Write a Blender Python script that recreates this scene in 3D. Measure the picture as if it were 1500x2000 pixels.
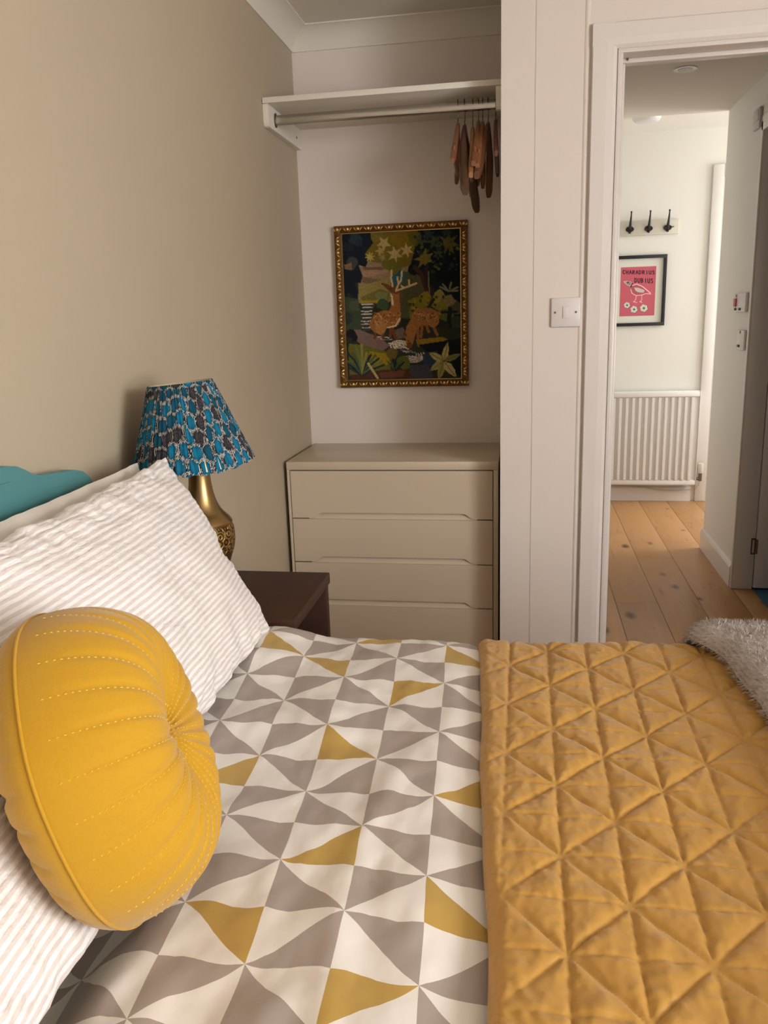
import bpy, bmesh, math, random
import numpy as np
from mathutils import Vector, Matrix, noise
for o in list(bpy.data.objects): bpy.data.objects.remove(o)
scene = bpy.context.scene
C = scene.collection
PI = math.pi
random.seed(4)

# ------------------------------------------------------------------ camera
CX, CH, FPX = 0.81913, 1.31078, 1596.37
cam_d = bpy.data.cameras.new('camera'); cam = bpy.data.objects.new('camera', cam_d); C.objects.link(cam)
RX, UP, FW = (0.98586, 0.16467, -0.03098), (-0.00862, 0.23447, 0.97209), (-0.16734, 0.95808, -0.23257)
m = Matrix.Identity(4)
for k in range(3):
    m[k][0] = RX[k]; m[k][1] = UP[k]; m[k][2] = -FW[k]
m[0][3] = CX; m[1][3] = 0.0; m[2][3] = CH
cam.matrix_world = m
cam_d.sensor_fit = 'VERTICAL'; cam_d.sensor_height = 36.0; cam_d.lens = 36.0 * FPX / 2000.0
cam_d.clip_start = 0.02
scene.camera = cam

# ------------------------------------------------------------------ world, light, exposure
w = bpy.data.worlds.new('world'); scene.world = w; w.use_nodes = True
bg = w.node_tree.nodes['Background']; bg.inputs[0].default_value = (0.85, 0.92, 1.0, 1); bg.inputs[1].default_value = 0.35
def area(name, loc, target, sx, sy, power, col):
    l = bpy.data.lights.new(name, 'AREA'); l.shape = 'RECTANGLE'; l.size = sx; l.size_y = sy; l.energy = power; l.color = col
    o = bpy.data.objects.new(name, l); C.objects.link(o); o.location = loc
    d = Vector(target) - Vector(loc)
    o.rotation_euler = d.to_track_quat('-Z', 'Y').to_euler()
    return o
# daylight entering at the windows, from just outside their frames
area('bedroom_window_right_offscreen', (3.31, -0.35, 1.5), (0.0, -0.35, 1.5), 1.3, 1.2, 120, (0.965, 0.975, 1.0))
area('landing_window_right_offscreen', (3.71, 5.2, 1.5), (1.0, 5.2, 1.5), 1.0, 1.6, 58, (0.95, 0.98, 1.0))
scene.view_settings.view_transform = 'Standard'; scene.view_settings.look = 'None'
scene.view_settings.gamma = 1.0; scene.view_settings.use_curve_mapping = False
scene.view_settings.exposure = 0.0

# ------------------------------------------------------------------ materials
def lin(c):
    return tuple(((v / 255.0) / 12.92 if v / 255.0 <= 0.04045 else ((v / 255.0 + 0.055) / 1.055) ** 2.4) for v in c)
class NT:
    """tiny node helper"""
    def __init__(s, name):
        s.m = bpy.data.materials.new(name); s.m.use_nodes = True
        s.t = s.m.node_tree; s.b = s.t.nodes['Principled BSDF']
    def n(s, typ, **kw):
        nd = s.t.nodes.new(typ)
        for k, v in kw.items(): setattr(nd, k, v)
        return nd
    def l(s, a, b): s.t.links.new(a, b)
    def math(s, op, a, b=None, c=None):
        nd = s.n('ShaderNodeMath', operation=op)
        for i, v in enumerate((a, b, c)):
            if v is None: continue
            if isinstance(v, (int, float)): nd.inputs[i].default_value = v
            else: s.l(v, nd.inputs[i])
        return nd.outputs[0]
    def mix(s, fac, a, b):
        nd = s.n('ShaderNodeMix', data_type='RGBA')
        if isinstance(fac, (int, float)): nd.inputs[0].default_value = fac
        else: s.l(fac, nd.inputs[0])
        for i, v in ((6, a), (7, b)):
            if isinstance(v, tuple): nd.inputs[i].default_value = (*v, 1) if len(v) == 3 else v
            else: s.l(v, nd.inputs[i])
        return nd.outputs[2]
    def bump(s, h, strength, dist=0.002):
        nd = s.n('ShaderNodeBump'); nd.inputs['Strength'].default_value = strength; nd.inputs['Distance'].default_value = dist
        s.l(h, nd.inputs['Height']); s.l(nd.outputs[0], s.b.inputs['Normal']); return nd
    def noise(s, scale, detail=3, vec=None, rough=0.5):
        nd = s.n('ShaderNodeTexNoise'); nd.inputs['Scale'].default_value = scale; nd.inputs['Detail'].default_value = detail
        nd.inputs['Roughness'].default_value = rough
        if vec is not None: s.l(vec, nd.inputs['Vector'])
        return nd.outputs[0]
    def obj(s): return s.n('ShaderNodeTexCoord').outputs['Object']
    def uv(s): return s.n('ShaderNodeTexCoord').outputs['UV']
def mat(name, col, rough=0.6, var=0.0, vscale=6, bump=0.0, bscale=120, metal=0.0, sheen=0.0, coat=0.0, spec=0.5):
    t = NT(name); b = t.b; c = lin(col)
    b.inputs['Base Color'].default_value = (*c, 1); b.inputs['Roughness'].default_value = rough; b.inputs['Metallic'].default_value = metal
    b.inputs['Specular IOR Level'].default_value = spec
    if sheen: b.inputs['Sheen Weight'].default_value = sheen
    if coat: b.inputs['Coat Weight'].default_value = coat; b.inputs['Coat Roughness'].default_value = 0.2
    co = t.obj()
    if var:
        f = t.noise(vscale, 4, co)
        t.l(t.mix(f, tuple(v * (1 - var) for v in c), tuple(min(1, v * (1 + var)) for v in c)), b.inputs['Base Color'])
    if bump: t.bump(t.noise(bscale, 3, co), bump)
    return t.m
M = {}
M['taupe'] = mat('taupe_wall_paint', (180, 165, 141), 0.75, 0.03, 3, 0.12, 60)
M['white_wall'] = mat('white_wall_paint', (226, 216, 207), 0.55, 0.02, 3, 0.08, 70)
M['hall_wall'] = mat('hall_wall_paint', (230, 226, 218), 0.6, 0.015, 3, 0.05, 70)
M['ceiling'] = mat('ceiling_paint', (226, 220, 208), 0.8, 0.02, 3, 0.05, 70)
M['gloss'] = mat('white_gloss_paint', (225, 219, 213), 0.28, 0.02, 4, 0.04, 30)
M['switch'] = mat('white_plastic', (222, 216, 214), 0.3)
M['chest'] = mat('cream_lacquer', (206, 190, 167), 0.25, 0.015, 3)
M['subfloor'] = mat('plywood_subfloor', (176, 140, 98), 0.8)
M['night'] = mat('dark_walnut', (66, 42, 31), 0.55, 0.25, 18, 0.06, 60, spec=0.25)
M['teal'] = mat('teal_paint', (80, 134, 136), 0.45, 0.05, 5, 0.05, 60)
M['chrome'] = mat('chrome', (190, 188, 182), 0.22, metal=1.0)
M['steel'] = mat('dull_steel', (120, 112, 104), 0.35, metal=1.0)
M['brass'] = mat('antique_gold', (164, 138, 92), 0.34, 0.12, 20, metal=1.0)
M['black_iron'] = mat('black_iron', (24, 24, 28), 0.45)
M['black_frame'] = mat('black_frame', (30, 31, 36), 0.4)
M['mount'] = mat('mount_card', (222, 220, 208), 0.7)
M['plainwhite'] = mat('white_cotton', (226, 220, 210), 0.85, 0.03, 8, 0.2, 60, sheen=0.2)
M['mattress'] = mat('mattress_ticking', (225, 220, 212), 0.85, 0.03, 8)
M['rad'] = mat('radiator_enamel', (232, 228, 224), 0.3)
M['pine'] = mat('painted_base', (226, 220, 208), 0.5)
M['blue_floor'] = mat('blue_floor', (52, 104, 140), 0.6, 0.1, 20)
M['red'] = mat('red_neon', (196, 60, 40), 0.4)
M['lining'] = mat('shade_lining', (226, 212, 176), 0.7)
M['screw'] = mat('screw_steel', (96, 90, 84), 0.4, metal=0.8)
M['cable'] = mat('cream_cable', (206, 198, 184), 0.5)
M['lens'] = mat('frosted_lens', (150, 146, 138), 0.3)
M['greybox'] = mat('grey_plastic', (196, 186, 184), 0.45)
M['stitch'] = mat('yellow_thread', (238, 190, 62), 0.6)
def m_fabric(name, col, rough, fine, var=0.06, sheen=0.3, bump=0.25):
    t = NT(name); c = lin(col); b = t.b; co = t.obj()
    b.inputs['Roughness'].default_value = rough; b.inputs['Sheen Weight'].default_value = sheen; b.inputs['Specular IOR Level'].default_value = 0.3
    f = t.noise(fine, 4, co, 0.7)
    t.l(t.mix(f, tuple(v * (1 - var) for v in c), tuple(min(1, v * (1 + var)) for v in c)), b.inputs['Base Color'])
    t.bump(t.noise(fine * 1.7, 2, co), bump, 0.001); return t.m
M['cushion'] = m_fabric('mustard_velour', (186, 140, 20), 0.8, 260, 0.09, 0.25)
M['fur'] = m_fabric('grey_fur', (198, 188, 182), 0.9, 90, 0.25, 0.5, 0.6)
def m_quilt():
    t = NT('ochre_quilted_cotton'); b = t.b; co = t.obj(); c = lin((187, 140, 62))
    b.inputs['Roughness'].default_value = 0.46; b.inputs['Sheen Weight'].default_value = 0.2; b.inputs['Specular IOR Level'].default_value = 0.45
    f = t.noise(14, 3, co)
    t.l(t.mix(f, tuple(v * 0.92 for v in c), tuple(min(1, v * 1.06) for v in c)), b.inputs['Base Color'])
    t.bump(t.noise(48, 3, co), 0.25, 0.004); return t.m
M['quilt'] = m_quilt()
def m_stripe():
    t = NT('striped_seersucker'); b = t.b; uv = t.uv(); b.inputs['Roughness'].default_value = 0.85; b.inputs['Sheen Weight'].default_value = 0.15
    b.inputs['Specular IOR Level'].default_value = 0.2
    s = t.n('ShaderNodeSeparateXYZ'); t.l(uv, s.inputs[0])
    nz = t.noise(26, 2, uv)
    v = t.math('ADD', s.outputs[1], t.math('MULTIPLY', t.math('SUBTRACT', nz, 0.5), 0.004))
    ph = t.math('MULTIPLY', v, 2 * PI / 0.0125)
    sn = t.math('SINE', ph)
    f = t.math('MULTIPLY_ADD', sn, 2.2, 0.5); f = t.n('ShaderNodeClamp').outputs[0] if False else f
    cl = t.n('ShaderNodeClamp'); t.l(f, cl.inputs[0])
    t.l(t.mix(cl.outputs[0], lin((236, 232, 230)), lin((214, 204, 197))), b.inputs['Base Color'])
    mp = t.n('ShaderNodeMapping'); mp.inputs['Scale'].default_value = (1.0, 2.2, 1.0); t.l(uv, mp.inputs[0])
    h = t.math('ADD', t.math('MULTIPLY', t.noise(70, 3, mp.outputs[0]), 1.2), t.math('MULTIPLY', sn, 0.16))
    t.bump(h, 0.55, 0.005); return t.m
M['stripe'] = m_stripe()
OCHRE = [(-2, 5), (-1, 4), (0, 6), (2, 5), (1, 3), (0, 1), (-2, 0), (2, 0), (0, -2), (-1, -4), (2, -3), (1, -5), (4, 3), (5, -1), (3, -6), (-2, -7), (1, -8)]
def m_duvet():
    t = NT('triangle_print_cotton'); b = t.b; uv = t.uv()
    b.inputs['Roughness'].default_value = 0.46; b.inputs['Specular IOR Level'].default_value = 0.4; b.inputs['Sheen Weight'].default_value = 0.1
    s = t.n('ShaderNodeSeparateXYZ'); t.l(uv, s.inputs[0]); u, v0 = s.outputs[0], s.outputs[1]
    i = t.math('FLOOR', u); fu = t.math('FRACT', u)
    podd = t.math('MODULO', t.math('ADD', i, 100.0), 2.0)          # column parity
    sgn = t.math('MULTIPLY_ADD', podd, -2.0, 1.0)
    wave = t.math('MULTIPLY', t.math('SINE', t.math('MULTIPLY', fu, 2 * PI)), 0.038)
    v = t.math('MULTIPLY_ADD', wave, sgn, v0)
    j = t.math('FLOOR', v); fv = t.math('FRACT', v)
    q = t.math('MODULO', t.math('ADD', t.math('ADD', i, j), 100.0), 2.0)   # 0: '/', 1: '\\'
    # below the diagonal?  '/': fv < fu ; '\\': fv < 1 - fu
    d1 = t.math('SUBTRACT', fu, fv); d2 = t.math('SUBTRACT', t.math('SUBTRACT', 1.0, fu), fv)
    d = t.math('ADD', t.math('MULTIPLY', d1, t.math('SUBTRACT', 1.0, q)), t.math('MULTIPLY', d2, q))
    below = t.math('GREATER_THAN', d, 0.0)
    grey = t.math('ABSOLUTE', t.math('SUBTRACT', below, podd))          # even columns: lower is grey, odd: upper
    och = None
    for (a, c) in OCHRE:
        e = t.math('MULTIPLY', t.math('COMPARE', i, float(a), 0.1), t.math('COMPARE', j, float(c), 0.1))
        och = e if och is None else t.math('ADD', och, e)
    col = t.mix(grey, lin((230, 224, 216)), t.mix(och, lin((166, 153, 144)), lin((186, 152, 76))))
    t.l(col, b.inputs['Base Color'])
    co = t.obj(); t.bump(t.noise(16, 4, co), 0.25, 0.01); return t.m
M['duvet'] = m_duvet()
def m_wood():
    t = NT('knotty_oak_board'); b = t.b; co = t.obj()
    oi = t.n('ShaderNodeObjectInfo'); rnd = oi.outputs['Random']
    ofs = t.n('ShaderNodeCombineXYZ'); t.l(t.math('MULTIPLY', rnd, 37.0), ofs.inputs[0]); t.l(t.math('MULTIPLY', rnd, 91.0), ofs.inputs[1])
    va = t.n('ShaderNodeVectorMath', operation='ADD'); t.l(co, va.inputs[0]); t.l(ofs.outputs[0], va.inputs[1])
    mp = t.n('ShaderNodeMapping'); mp.inputs['Scale'].default_value = (9.0, 0.9, 1.0); t.l(va.outputs[0], mp.inputs[0])
    g = t.noise(3.0, 6, mp.outputs[0], 0.65)
    base = t.mix(rnd, lin((184, 132, 82)), lin((166, 120, 78)))
    c1 = t.mix(t.math('MULTIPLY', g, 0.7), base, lin((204, 158, 104)))
    # knots
    mk = t.n('ShaderNodeMapping'); mk.inputs['Scale'].default_value = (1.0, 0.5, 1.0); t.l(va.outputs[0], mk.inputs[0])
    vo = t.n('ShaderNodeTexVoronoi', voronoi_dimensions='2D'); vo.inputs['Scale'].default_value = 5.0; t.l(mk.outputs[0], vo.inputs['Vector'])
    kd = t.math('ADD', vo.outputs['Distance'], t.math('MULTIPLY', t.math('SUBTRACT', t.noise(30, 3, va.outputs[0]), 0.5), 0.10))
    k = t.n('ShaderNodeMapRange'); k.inputs[1].default_value = 0.05; k.inputs[2].default_value = 0.15; k.inputs[3].default_value = 1.0; k.inputs[4].default_value = 0.0
    sc = t.n('ShaderNodeSeparateColor'); t.l(vo.outputs['Color'], sc.inputs[0])
    t.l(t.math('ADD', kd, t.math('MULTIPLY', t.math('SUBTRACT', 1.0, sc.outputs[0]), 0.16)), k.inputs[0])
    cr = t.n('ShaderNodeMapping'); cr.inputs['Scale'].default_value = (26.0, 3.0, 1.0); t.l(va.outputs[0], cr.inputs[0])
    crk = t.n('ShaderNodeMapRange'); crk.inputs[1].default_value = 0.62; crk.inputs[2].default_value = 0.74; t.l(t.noise(1.4, 4, cr.outputs[0]), crk.inputs[0])
    c2 = t.mix(t.math('MULTIPLY', crk.outputs[0], 0.55), c1, lin((120, 82, 56)))
    t.l(t.mix(t.math('MULTIPLY', k.outputs[0], 0.9), c2, lin((48, 33, 26))), b.inputs['Base Color'])
    b.inputs['Roughness'].default_value = 0.42; t.bump(g, 0.1, 0.002); return t.m
M['oak'] = m_wood()
def m_hanger(name, col):
    t = NT(name); b = t.b; co = t.obj(); mp = t.n('ShaderNodeMapping'); mp.inputs['Scale'].default_value = (60, 8, 60); t.l(co, mp.inputs[0])
    c = lin(col); f = t.noise(2.0, 3, mp.outputs[0])
    t.l(t.mix(f, tuple(v * 0.75 for v in c), tuple(min(1, v * 1.2) for v in c)), b.inputs['Base Color']); b.inputs['Roughness'].default_value = 0.35; return t.m
def m_vcol(name, rough=0.8, bump=0.0, bscale=400, sheen=0.0):
    t = NT(name); a = t.n('ShaderNodeVertexColor'); a.layer_name = 'col'; t.l(a.outputs[0], t.b.inputs['Base Color']); t.b.inputs['Roughness'].default_value = rough
    t.b.inputs['Specular IOR Level'].default_value = 0.25
    if sheen: t.b.inputs['Sheen Weight'].default_value = sheen
    if bump: t.bump(t.noise(bscale, 2, t.obj()), bump)
    return t.m
M['needlepoint'] = m_vcol('needlepoint_wool', 0.9, 0.4, 300)
M['print'] = m_vcol('printed_paper', 0.5)
M['shade'] = m_vcol('printed_shade_cotton', 0.8, 0.15, 500)
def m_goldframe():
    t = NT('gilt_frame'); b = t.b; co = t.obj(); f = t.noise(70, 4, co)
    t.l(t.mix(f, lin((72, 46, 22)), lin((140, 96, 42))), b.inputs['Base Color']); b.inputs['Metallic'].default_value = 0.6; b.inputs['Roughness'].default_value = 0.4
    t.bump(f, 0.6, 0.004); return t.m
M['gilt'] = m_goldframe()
M['gilt_bead'] = mat('bright_gilt', (236, 200, 130), 0.25, metal=0.7)
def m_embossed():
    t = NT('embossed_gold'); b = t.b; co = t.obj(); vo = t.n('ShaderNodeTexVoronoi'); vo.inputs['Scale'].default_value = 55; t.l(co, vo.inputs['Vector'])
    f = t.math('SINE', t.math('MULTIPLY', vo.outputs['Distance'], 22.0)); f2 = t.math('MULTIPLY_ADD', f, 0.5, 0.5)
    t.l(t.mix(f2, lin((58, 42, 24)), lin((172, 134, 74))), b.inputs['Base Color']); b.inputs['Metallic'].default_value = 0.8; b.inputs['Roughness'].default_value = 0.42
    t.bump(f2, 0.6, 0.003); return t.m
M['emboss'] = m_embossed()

# ------------------------------------------------------------------ mesh helpers
WORG = {}
def tag(o, label=None, cat=None, group=None, kind=None):
    if label: o['label'] = label
    if cat: o['category'] = cat
    if group: o['group'] = group
    if kind: o['kind'] = kind
    return o
def empty(name, loc, label=None, cat=None, group=None, kind=None):
    o = bpy.data.objects.new(name, None); C.objects.link(o); o.location = loc; o.empty_display_size = 0.05; WORG[o.name] = tuple(loc)
    return tag(o, label, cat, group, kind)
class MB:
    def __init__(s): s.v = []; s.f = []; s.uv = None; s.col = None; s.smooth = False
    def add(s, vs, fs):
        b = len(s.v); s.v += [tuple(p) for p in vs]; s.f += [tuple(i + b for i in f) for f in fs]; return s
    def box(s, x0, x1, y0, y1, z0, z1, bev=0.0):
        if bev <= 0:
            return s.add([(x0,y0,z0),(x1,y0,z0),(x1,y1,z0),(x0,y1,z0),(x0,y0,z1),(x1,y0,z1),(x1,y1,z1),(x0,y1,z1)],
                  [(0,3,2,1),(4,5,6,7),(0,1,5,4),(1,2,6,5),(2,3,7,6),(3,0,4,7)])
        bm = bmesh.new(); bmesh.ops.create_cube(bm, size=1.0)
        for v in bm.verts: v.co = Vector((x0 + (v.co.x + .5) * (x1 - x0), y0 + (v.co.y + .5) * (y1 - y0), z0 + (v.co.z + .5) * (z1 - z0)))
        bmesh.ops.bevel(bm, geom=list(bm.edges), offset=bev, segments=2, profile=0.5, affect='EDGES')
        bm.verts.ensure_lookup_table(); s.add([v.co[:] for v in bm.verts], [[v.index for v in f.verts] for f in bm.faces]); bm.free(); return s
    def prism(s, poly, axis, a, b):
        """poly: list of 2-d points in the two other axes (in x,y,z order), extruded a..b along axis"""
        def P(p, t):
            q = list(p); q.insert(axis, t); return tuple(q)
        n = len(poly); vs = [P(p, a) for p in poly] + [P(p, b) for p in poly]
        fs = [tuple(range(n)), tuple(range(2*n-1, n-1, -1))] + [(i, (i+1) % n, n + (i+1) % n, n + i) for i in range(n)]
        s.add(vs, fs); s.fixn = True; return s
    def tube(s, pts, r, seg=10, closed=False, rs=None, flat=None):
        pts = [Vector(p) for p in pts]; n = len(pts); rings = []
        up = Vector((0.13, 0.21, 0.97))
        for i, p in enumerate(pts):
            if closed: d = pts[(i+1) % n] - pts[i-1]
            else: d = pts[min(i+1, n-1)] - pts[max(i-1, 0)]
            d.normalize(); a = d.cross(up)
            if a.length < 1e-3: a = d.cross(Vector((1, 0, 0)))
            a.normalize(); b = a.cross(d); rr = rs[i] if rs else r
            rings.append([p + a * (rr * math.cos(2*PI*k/seg)) + b * (rr * math.sin(2*PI*k/seg) * (flat or 1)) for k in range(seg)])
        vs = [q for R in rings for q in R]; fs = []
        for i in range(n if closed else n - 1):
            j = (i + 1) % n
            fs += [(i*seg+k, i*seg+(k+1) % seg, j*seg+(k+1) % seg, j*seg+k) for k in range(seg)]
        if not closed: fs += [tuple(range(seg-1, -1, -1)), tuple((n-1)*seg + k for k in range(seg))]
        s.add(vs, fs); s.fixn = True; return s
    def lathe(s, prof, cx, cy, seg=40, caps=True):
        vs = [(cx + r*math.cos(2*PI*k/seg), cy + r*math.sin(2*PI*k/seg), z) for r, z in prof for k in range(seg)]; n = len(prof)
        fs = [(i*seg+k, i*seg+(k+1) % seg, (i+1)*seg+(k+1) % seg, (i+1)*seg+k) for i in range(n-1) for k in range(seg)]
        if caps: fs += [tuple(range(seg-1, -1, -1)), tuple((n-1)*seg + k for k in range(seg))]
        s.add(vs, fs); s.fixn = True; return s
    def disc(s, c, axis, r0, r1, a, b, seg=24):
        """frustum along axis from a (radius r0) to b (r1); c = the two other coordinates"""
        def P(p, q, t):
            l = [p, q]; l.insert(axis, t); return tuple(l)
        vs = [P(c[0] + r*math.cos(2*PI*k/seg), c[1] + r*math.sin(2*PI*k/seg), t) for r, t in ((r0, a), (r1, b)) for k in range(seg)]
        fs = [tuple(range(seg)), tuple(range(2*seg-1, seg-1, -1))] + [(k, (k+1) % seg, seg + (k+1) % seg, seg + k) for k in range(seg)]
        s.add(vs, fs); s.fixn = True; return s
    def grid(s, P, close_u=False):
        """P[i][j] -> points"""
        nu, nv = len(P), len(P[0]); vs = [q for row in P for q in row]; fs = []
        for i in range(nu if close_u else nu - 1):
            a, b = i, (i + 1) % nu
            fs += [(a*nv+j, b*nv+j, b*nv+j+1, a*nv+j+1) for j in range(nv-1)]
        return s.add(vs, fs)
    fixn = False
    def build(s, name, material, parent=None, smooth=None, sharp=40):
        vs = np.array(s.v, dtype=float)
        if parent is not None:
            org = Vector(WORG[parent.name])
        else: org = Vector(((vs[:,0].min()+vs[:,0].max())/2, (vs[:,1].min()+vs[:,1].max())/2, vs[:,2].min()))
        me = bpy.data.meshes.new(name); me.from_pydata((vs - np.array(org)).tolist(), [], s.f); me.update()
        if s.fixn:
            bm = bmesh.new(); bm.from_mesh(me); bmesh.ops.recalc_face_normals(bm, faces=bm.faces); bm.to_mesh(me); bm.free()
        if s.uv is not None:
            ul = me.uv_layers.new(name='UVMap'); li = np.zeros(len(me.loops), dtype=np.int32); me.loops.foreach_get('vertex_index', li)
            ul.data.foreach_set('uv', np.array(s.uv, dtype=np.float32)[li].ravel())
        if s.col is not None:
            ca = me.color_attributes.new('col', 'FLOAT_COLOR', 'POINT'); cc = np.ones((len(s.v), 4), dtype=np.float32); cc[:, :3] = s.col
            ca.data.foreach_set('color', cc.ravel())
        if smooth or (smooth is None and s.smooth):
            me.polygons.foreach_set('use_smooth', [True] * len(me.polygons))
            try: me.set_sharp_from_angle(angle=math.radians(sharp))
            except Exception: pass
        me.materials.append(material)
        o = bpy.data.objects.new(name, me); C.objects.link(o)
        if parent is None: o.location = org
        else: o.parent = parent
        WORG[o.name] = tuple(org)
        return o
def box(name, material, dims, parent=None, bev=0.0):
    return MB().box(*dims, bev=bev).build(name, material, parent, smooth=bev > 0)
def struct(name, material, *dims, parent=None, bev=0.0):
    mb = MB()
    for d in dims: mb.box(*d, bev=bev)
    o = mb.build(name, material, parent, smooth=bev > 0)
    if parent is None: o['kind'] = 'structure'
    return o
def fbm(x, y, z=0.0, o=3):
    return noise.fractal(Vector((x, y, z)), 1.0, 2.0, o)
def sm(a, b, x):
    t = min(1, max(0, (x - a) / (b - a))); return t * t * (3 - 2 * t)

# ------------------------------------------------------------------ the rooms
YB, YC, XC = 3.094, 2.576, 0.7476
ZC, ZCOV, CT = 2.293, 2.2296, 0.0635
struct('wall_left', M['taupe'], (-0.12, 0.0, -1.1, YB + 0.1, -0.02, 2.5))
struct('wall_back', M['white_wall'], (0.0, 0.95, YB, YB + 0.1, -0.02, 2.5))
struct('wall_alcove', M['white_wall'], (XC, 0.8446, YC + 0.0015, YB, -0.02, ZC))
struct('wall_doorway', M['white_wall'], (0.8446, 1.068, YC, YC + 0.104, -0.02, ZC), (1.068, 1.852, YC, YC + 0.104, 2.012, ZC), (1.852, 3.2, YC, YC + 0.104, -0.02, ZC),
       (0.8446, 0.95, YC + 0.104, YB + 0.1, -0.02, 2.5))
struct('wall_right', M['white_wall'], (3.2, 3.3, -1.1, -1.0, -0.02, 2.5), (3.2, 3.3, 0.3, YC + 0.104, -0.02, 2.5), (3.2, 3.3, -1.0, 0.3, -0.02, 0.9), (3.2, 3.3, -1.0, 0.3, 2.1, 2.5))
struct('wall_near', M['white_wall'], (0.0, 0.95, -1.1, -1.0, -0.02, 2.5), (1.75, 3.2, -1.1, -1.0, -0.02, 2.5), (0.95, 1.75, -1.1, -1.0, -0.02, 0.9), (0.95, 1.75, -1.1, -1.0, 2.1, 2.5))
struct('ceiling', M['ceiling'], (0.0, 3.2, -1.0, YB, ZC, ZC + 0.1))
struct('ceiling_hall', M['ceiling'], (0.95, 3.2, YC + 0.104, 4.64, 2.25, 2.5))
struct('ceiling_landing', M['ceiling'], (0.95, 3.7, 4.64, 5.82, 2.40, 2.5))
struct('wall_hall_left', M['hall_wall'], (0.85, 0.95, YB + 0.1, 5.92, -0.02, 2.5))
struct('wall_hall_far', M['hall_wall'], (0.95, 3.7, 5.82, 5.92, -0.02, 2.5))
struct('wall_hall_right', M['hall_wall'], (1.809, 1.893, 3.93, 4.62, -0.02, 2.25), (1.809, 1.893, YC + 0.104, 3.1, -0.02, 2.25), (1.809, 1.893, 3.1, 3.93, 2.02, 2.25), (1.893, 3.6, 4.54, 4.62, -0.02, 2.5))
struct('wall_landing_end', M['hall_wall'], (3.6, 3.7, 4.54, 4.7, -0.02, 2.5), (3.6, 3.7, 5.7, 5.82, -0.02, 2.5), (3.6, 3.7, 4.7, 5.7, -0.02, 0.7), (3.6, 3.7, 4.7, 5.7, 2.3, 2.5))
struct('wall_side_room', M['hall_wall'], (3.2, 3.3, YC + 0.104, 4.54, -0.02, 2.5))
# windows (frames with bars), daylight comes in at them
def window(name, fixed, lo, hi, z0, z1, axis):
    root = None
    mb = MB()
    def bx(a0, a1, c0, c1):
        if axis == 0: mb.box(fixed, fixed + 0.05, a0, a1, c0, c1)
        else: mb.box(a0, a1, fixed, fixed + 0.05, c0, c1)
    bx(lo, lo + .05, z0, z1); bx(hi - .05, hi, z0, z1); bx(lo + .05, hi - .05, z0, z0 + .05); bx(lo + .05, hi - .05, z1 - .05, z1); mid = (lo + hi) / 2; bx(mid - .025, mid + .025, z0 + .05, z1 - .05)
    o = mb.build(name, M['gloss']); o['kind'] = 'structure'; return o
window('window_1', 3.24, -1.0, 0.3, 0.9, 2.1, 0)
window('added_window', -1.09, 0.95, 1.75, 0.9, 2.1, 1)  # added window, unseen behind the camera, lets some sky light in
window('window_3', 3.64, 4.7, 5.7, 0.7, 2.3, 0)
# concave coving
def cove_profile(n=10):
    return [(CT*k/n - 0.034*(k/n)*(1 - k/n), (CT - 0.004)*k/n + 0.034*(k/n)*(1 - k/n)) for k in range(n + 1)] + [(CT + 0.001, CT - 0.004), (CT + 0.001, CT)]   # distance from wall, height above ZCOV
def coving(name, kind):
    pr = cove_profile(); pr = [(0.0, -0.004), (0.006, -0.004), (0.006, 0.0)] + [(0.006 + d, h) for d, h in pr]
    if kind == 'left':
        P = [[(d, y if y < 2 else YB - d, ZCOV + h) for d, h in pr] for y in (-1.0, 3.0)]
    else:
        P = [[(d if x == 0 else XC, YB - d, ZCOV + h) for d, h in pr] for x in (0, 1)]
    mb = MB().grid(P); mb.fixn = True
    o = mb.build(name, M['ceiling'], smooth=True, sharp=30); o['kind'] = 'structure'
coving('trim_1', 'left'); coving('trim_2', 'back')
# floor: slab plus single boards
fl = struct('floor', M['subfloor'], (-0.1, 3.7, -1.1, 5.9, -0.06, -0.016))
struct('floor_side_room', M['blue_floor'], (1.898, 3.2, YC + 0.104, 4.54, -0.014, 0.0))
protos = {}
def put_board(x0, x1, y0, y1):
    key = (round(x1 - x0, 3), round(y1 - y0, 3)); W, L = x1 - x0 - 0.0015, y1 - y0 - 0.0015
    if key not in protos:
        ob = MB().box(-W/2, W/2, -L/2, L/2, -0.014, 0.0, bev=0.0012).build('floorboard', M['oak'], fl, smooth=True)
        for v in ob.data.vertices: v.co += Vector(WORG['floor'])
        protos[key] = ob.data
    else:
        ob = bpy.data.objects.new('floorboard', protos[key]); C.objects.link(ob); ob.parent = fl
    ob.location = Vector(((x0 + x1) / 2, (y0 + y1) / 2, 0)) - fl.location
cols = {-2: [2.12, 3.9, 5.1, 5.82], -1: [2.12, 2.9, 4.1, 5.3, 5.82], 0: [2.12, 2.45, 3.68, 4.886, 5.82], 1: [2.12, 3.0, 4.41, 5.82], 2: [2.12, 3.51, 4.73, 5.82], 3: [4.62, 5.2, 5.82], 4: [4.62, 5.4, 5.82]}
for k, ys in cols.items():
    x0 = 1.243 + k * 0.187
    for a, b in zip(ys[:-1], ys[1:]):
        if k == -2 and a < 3: a = YC + 0.105
        put_board(max(x0, 0.952), x0 + 0.187, a, b)
put_board(1.806, 1.897, 3.116, 3.914)
for k in range(-7, 11):
    x0 = 1.243 + k * 0.187; ys = [-1.0, -0.4 + 0.37 * ((k * 5) % 4), 1.0 + 0.23 * ((k * 3) % 4), 2.12 if -1 <= k <= 2 else (YC if x0 + 0.187 > XC else YB)]
    for a, b in zip(ys[:-1], ys[1:]): put_board(max(x0, 0.0), min(x0 + 0.187, 3.2), a, b)
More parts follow.
